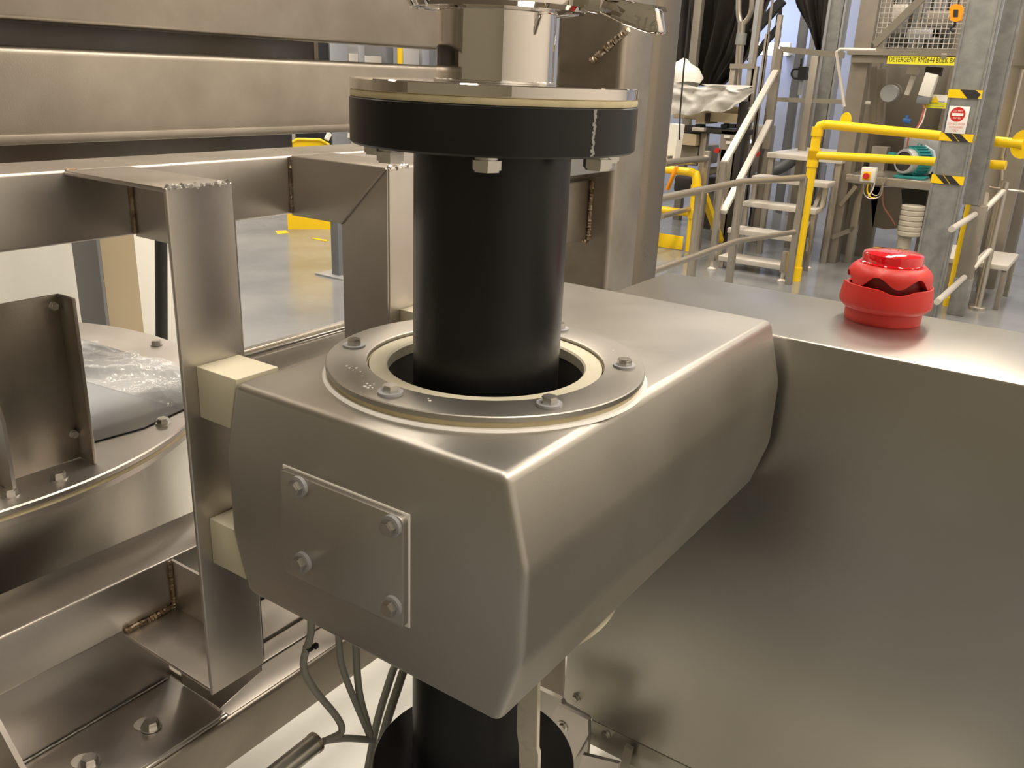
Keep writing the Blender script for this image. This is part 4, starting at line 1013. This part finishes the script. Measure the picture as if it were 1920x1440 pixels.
part('middle_rail', MB().tube([(F2.x, F2.y, zz), (q.x - .4, F2.y - .02, zz)], .030, 16), Ms['yel'], yb)
for z in (zz, Tt.z - .14): part('socket', MB().tube([(F2.x, F2.y, z - .04), (F2.x, F2.y, z + .04)], .043, 16), Ms['yel'], yb)
k0, k1 = at(1235, 435, 1, F2.y), at(1283, 468, 1, F2.y)
kp = MB().box((k0.x - .4, F2.y - .05, k1.z), (k1.x, F2.y - .04, k0.z), .004)
part('kick_plate', kp, Ms['yel'], yb)
part('kick_foot', MB().box((k0.x - .4, F2.y - .05, 0), (k1.x - .2, F2.y - .04, k1.z)), Ms['ssd'], yb)
part('brace', MB().bar(at(1320, 365, 1, F2.y + .2), at(1350, 452, 1, F2.y + .5), .06, .04), Ms['yel'], yb)
part('lever', MB().bar(at(1269, 312, 1, F2.y - .05), at(1251, 356, 1, F2.y - .05), .055, .02, bev=.006), Ms['ora'], yb, label='orange slanting lever bar')
# dark hoses under the stairs and floor equipment
tag(part('grey_hose', MB().tube(smoothpath([at(x, y, 1, 7.7) for x, y in ((1420, 332), (1450, 322), (1478, 308), (1500, 290), (1520, 280))]), .05, 14), Ms['bgrey'], None), 'thick grey hose curving behind the stair landing', 'hose')
pu = thing('floor_pump', 'dark pump unit on the floor left of the stairs', 'pump', at(1340, 440, 2, 0))
mbox('pump_body', 1312, 332, 1350, 352, 7.2, .4, Ms['dark'], pu, .03); mbox('pump_base', 1318, 352, 1352, 400, 7.3, .3, Ms['bgrey'], pu, .02)
part('pump_pipe', MB().tube([at(1318, 322, 1, 7.15), at(1356, 318, 1, 7.15)], .035, 12), Ms['ssd'], pu)
part('pump_leg', MB().box((at(1335, 400, 1, 7.3).x - .1, 7.3, 0), (at(1335, 400, 1, 7.3).x + .1, 7.5, at(1335, 398, 1, 7.3).z)), Ms['dark'], pu)
mr = thing('rear_machine', 'dark steel machine frame behind the stair handrails', 'machine', at(1390, 300, 1, 7.8))
mbox('cladding', 1384, 235, 1430, 330, 7.8, .3, Ms['ssd'], mr); mbox('cladding', 1350, 246, 1380, 330, 7.9, .3, Ms['ssd'], mr)
mbox('display', 1400, 262, 1410, 268, 7.78, .02, mat('lit_display', (.7, .8, 1), .4, emit=(.7, .8, 1), estr=2), mr, .001)
for x in (1390, 1425): vbar('leg', x, 300, 7.85, .07, Ms['dark'], mr, 0, .85)
mbox('skirting', 1436, 305, 1545, 335, 9.6, .1, Ms['bgrey'], mr)

# ---- left background through the frame -------------------------------------
pn = thing('white_enclosure', 'white clad machine enclosure seen behind the drum', 'machine', (-3.0, 0, 0))
part('casing', MB().box((-3.6, -2.2, .06), (-2.6, at(322, 600, 0, -2.6).y + .02, 1.0), .01), Ms['white'], pn)
part('plinth', MB().box((-3.55, -2.1, 0), (-2.65, 1.25, .06)), Ms['bgrey'], pn)
ya_, yb_ = at(140, 460, 0, -2.3).y, 0
c0 = at(187, 455, 0, -2.25); c1 = at(252, 450, 0, -2.25)
c_l = at(140, 458, 1, c0.y)
bc_ = thing('painted_column', 'square column with one grey and one tan side', 'column', (-2.3, c0.y, 0))
part('tan_side', MB().box((-2.262, c0.y, 0), (-2.25, c1.y, 2.6), .002), Ms['tint'], bc_)
part('grey_side', MB().box((c_l.x, c0.y - .012, 0), (-2.25, c0.y, 2.6), .002), Ms['bgrey'], bc_)
part('core', MB().box((c_l.x, c0.y, 0), (-2.262, c1.y, 2.6)), Ms['bgrey'], bc_)
a = at(302, 450, 0, -1.8); b = at(303, 640, 0, -1.8)
tag(part('black_cable', MB().tube([(a.x, a.y, 1.9), (a.x, a.y, a.z), (b.x, b.y, b.z), (b.x - .02, b.y + .03, 0)], .018, 14), Ms['blackm'], None), 'thick black cable hanging down between column and left post', 'cable')
# yellow bollard base and grey leg seen through the right opening
F = at(540, 430, 2, 0); G_ = at(622, 430, 2, 0)
zt2 = at(580, 262, 1, (F.y + G_.y) / 2).z
yk = thing('yellow_guard', 'yellow guard panel standing on glossy floor, hidden midway by rail', 'barrier', F)
e_ = G_ - F
P = [F, G_, G_ + Vector((0, 0, zt2 - .04)), F + e_ * .8 + Vector((0, 0, zt2)), F + e_ * .3 + Vector((0, 0, zt2)), F + Vector((0, 0, zt2 - .06))]
part('panel', MB().slab(P, (-.08, .08, 0)), Ms['yel'], yk)
part('top_edge', MB().tube([P[2] + Vector((.005, -.005, 0)), P[3] + Vector((.005, -.005, 0)), P[4] + Vector((.005, -.005, 0)), P[5] + Vector((.005, -.005, 0))], .012, 8), Ms['yel'], yk)
for nm, pts in (('left', ((516, 433), (536, 432), (542, 437), (520, 439))), ('right', ((585, 446), (612, 450), (613, 453), (587, 448)))):
    mk = MB().slab([at(x, y, 2, .001) for x, y in pts], (0, 0, .002)); o = part('floor_marking', mk, Ms['yel'], None)
    tag(o, 'small yellow floor marking to the %s' % ('left of the yellow guard panel' if nm == 'left' else 'right in front of the yellow guard panel'), 'marking')
F = at(636, 517, 2, 0)
gl = thing('machine_stand', 'slim grey upright on bolted foot plate beyond the frame', 'stand', F)
part('leg', MB().box((F.x - .035, F.y - .035, .01), (F.x + .035, F.y + .035, .8), .004), Ms['bgrey'], gl)
part('foot_plate', MB().box((F.x - .14, F.y - .09, 0), (F.x + .12, F.y + .09, .012), .002), Ms['gs'], gl)
# distant equipment in the slot
def far_at(x, y, D): # point on the plane 7 m out, facing the camera roughly
    return at(x, y, 0, D)
def fbox(name, x0_, y0_, x1_, y1_, X_, m_, par, dp=.3):
    a = at(x0_, y0_, 0, X_); b = at(x1_, y1_, 0, X_)
    return part(name, MB().box((X_ - dp, min(a.y, b.y), min(a.z, b.z)), (X_, max(a.y, b.y), max(a.z, b.z)), .005), m_, par)
fz_ = thing('distant_cabinets', 'row of far pale cabinets seen in the slot between beams', 'cabinet', (-7.5, 8, 0))
for (x0_, x1_, yt_, m_) in ((590, 616, 66, 'blackm'), (618, 652, 66, 'gs'), (655, 672, 100, 'ssl'), (672, 684, 80, 'gs'), (684, 716, 104, 'ssl'), (722, 736, 80, 'bgrey'), (738, 745, 82, 'gs'), (757, 786, 84, 'ssl'), (792, 806, 84, 'gs'), (806, 830, 84, 'bgrey')):
    a = at(x0_, yt_, 0, -7.5); b = at(x1_, yt_, 0, -7.5)
    part('cabinet_body', MB().box((-7.9, a.y, 0), (-7.5, b.y, a.z), .01), Ms[m_], fz_)
a = at(750, 84, 0, -7.3)
yq = thing('far_yellow_post', 'far slim yellow post in the slot between the beams', 'post', (a.x, a.y, 0))
part('tube', MB().tube([(a.x, a.y, 0), (a.x, a.y, 2.2)], .035, 12), Ms['yel'], yq)
a = at(607, 80, 0, -7.3)
part('socket', MB().tube([(yq.location.x, yq.location.y, 0), (yq.location.x, yq.location.y, .06)], .06, 12), Ms['yel'], yq)
ys = thing('white_saw_stand', 'white slanted legs of a distant stand left of flange', 'stand', (-5, 5.4, 0))
part('leg', MB().bar(at(612, 262, 0, -5), at(618, 250, 0, -5), .03, .03), Ms['white'], ys)
a = at(665, 254, 0, -5); part('leg', MB().bar((a.x, a.y, 0), a, .03, .03), Ms['white'], ys)
part('top_bar', MB().bar(at(655, 254, 0, -5), at(672, 255, 0, -5), .04, .04), Ms['white'], ys)
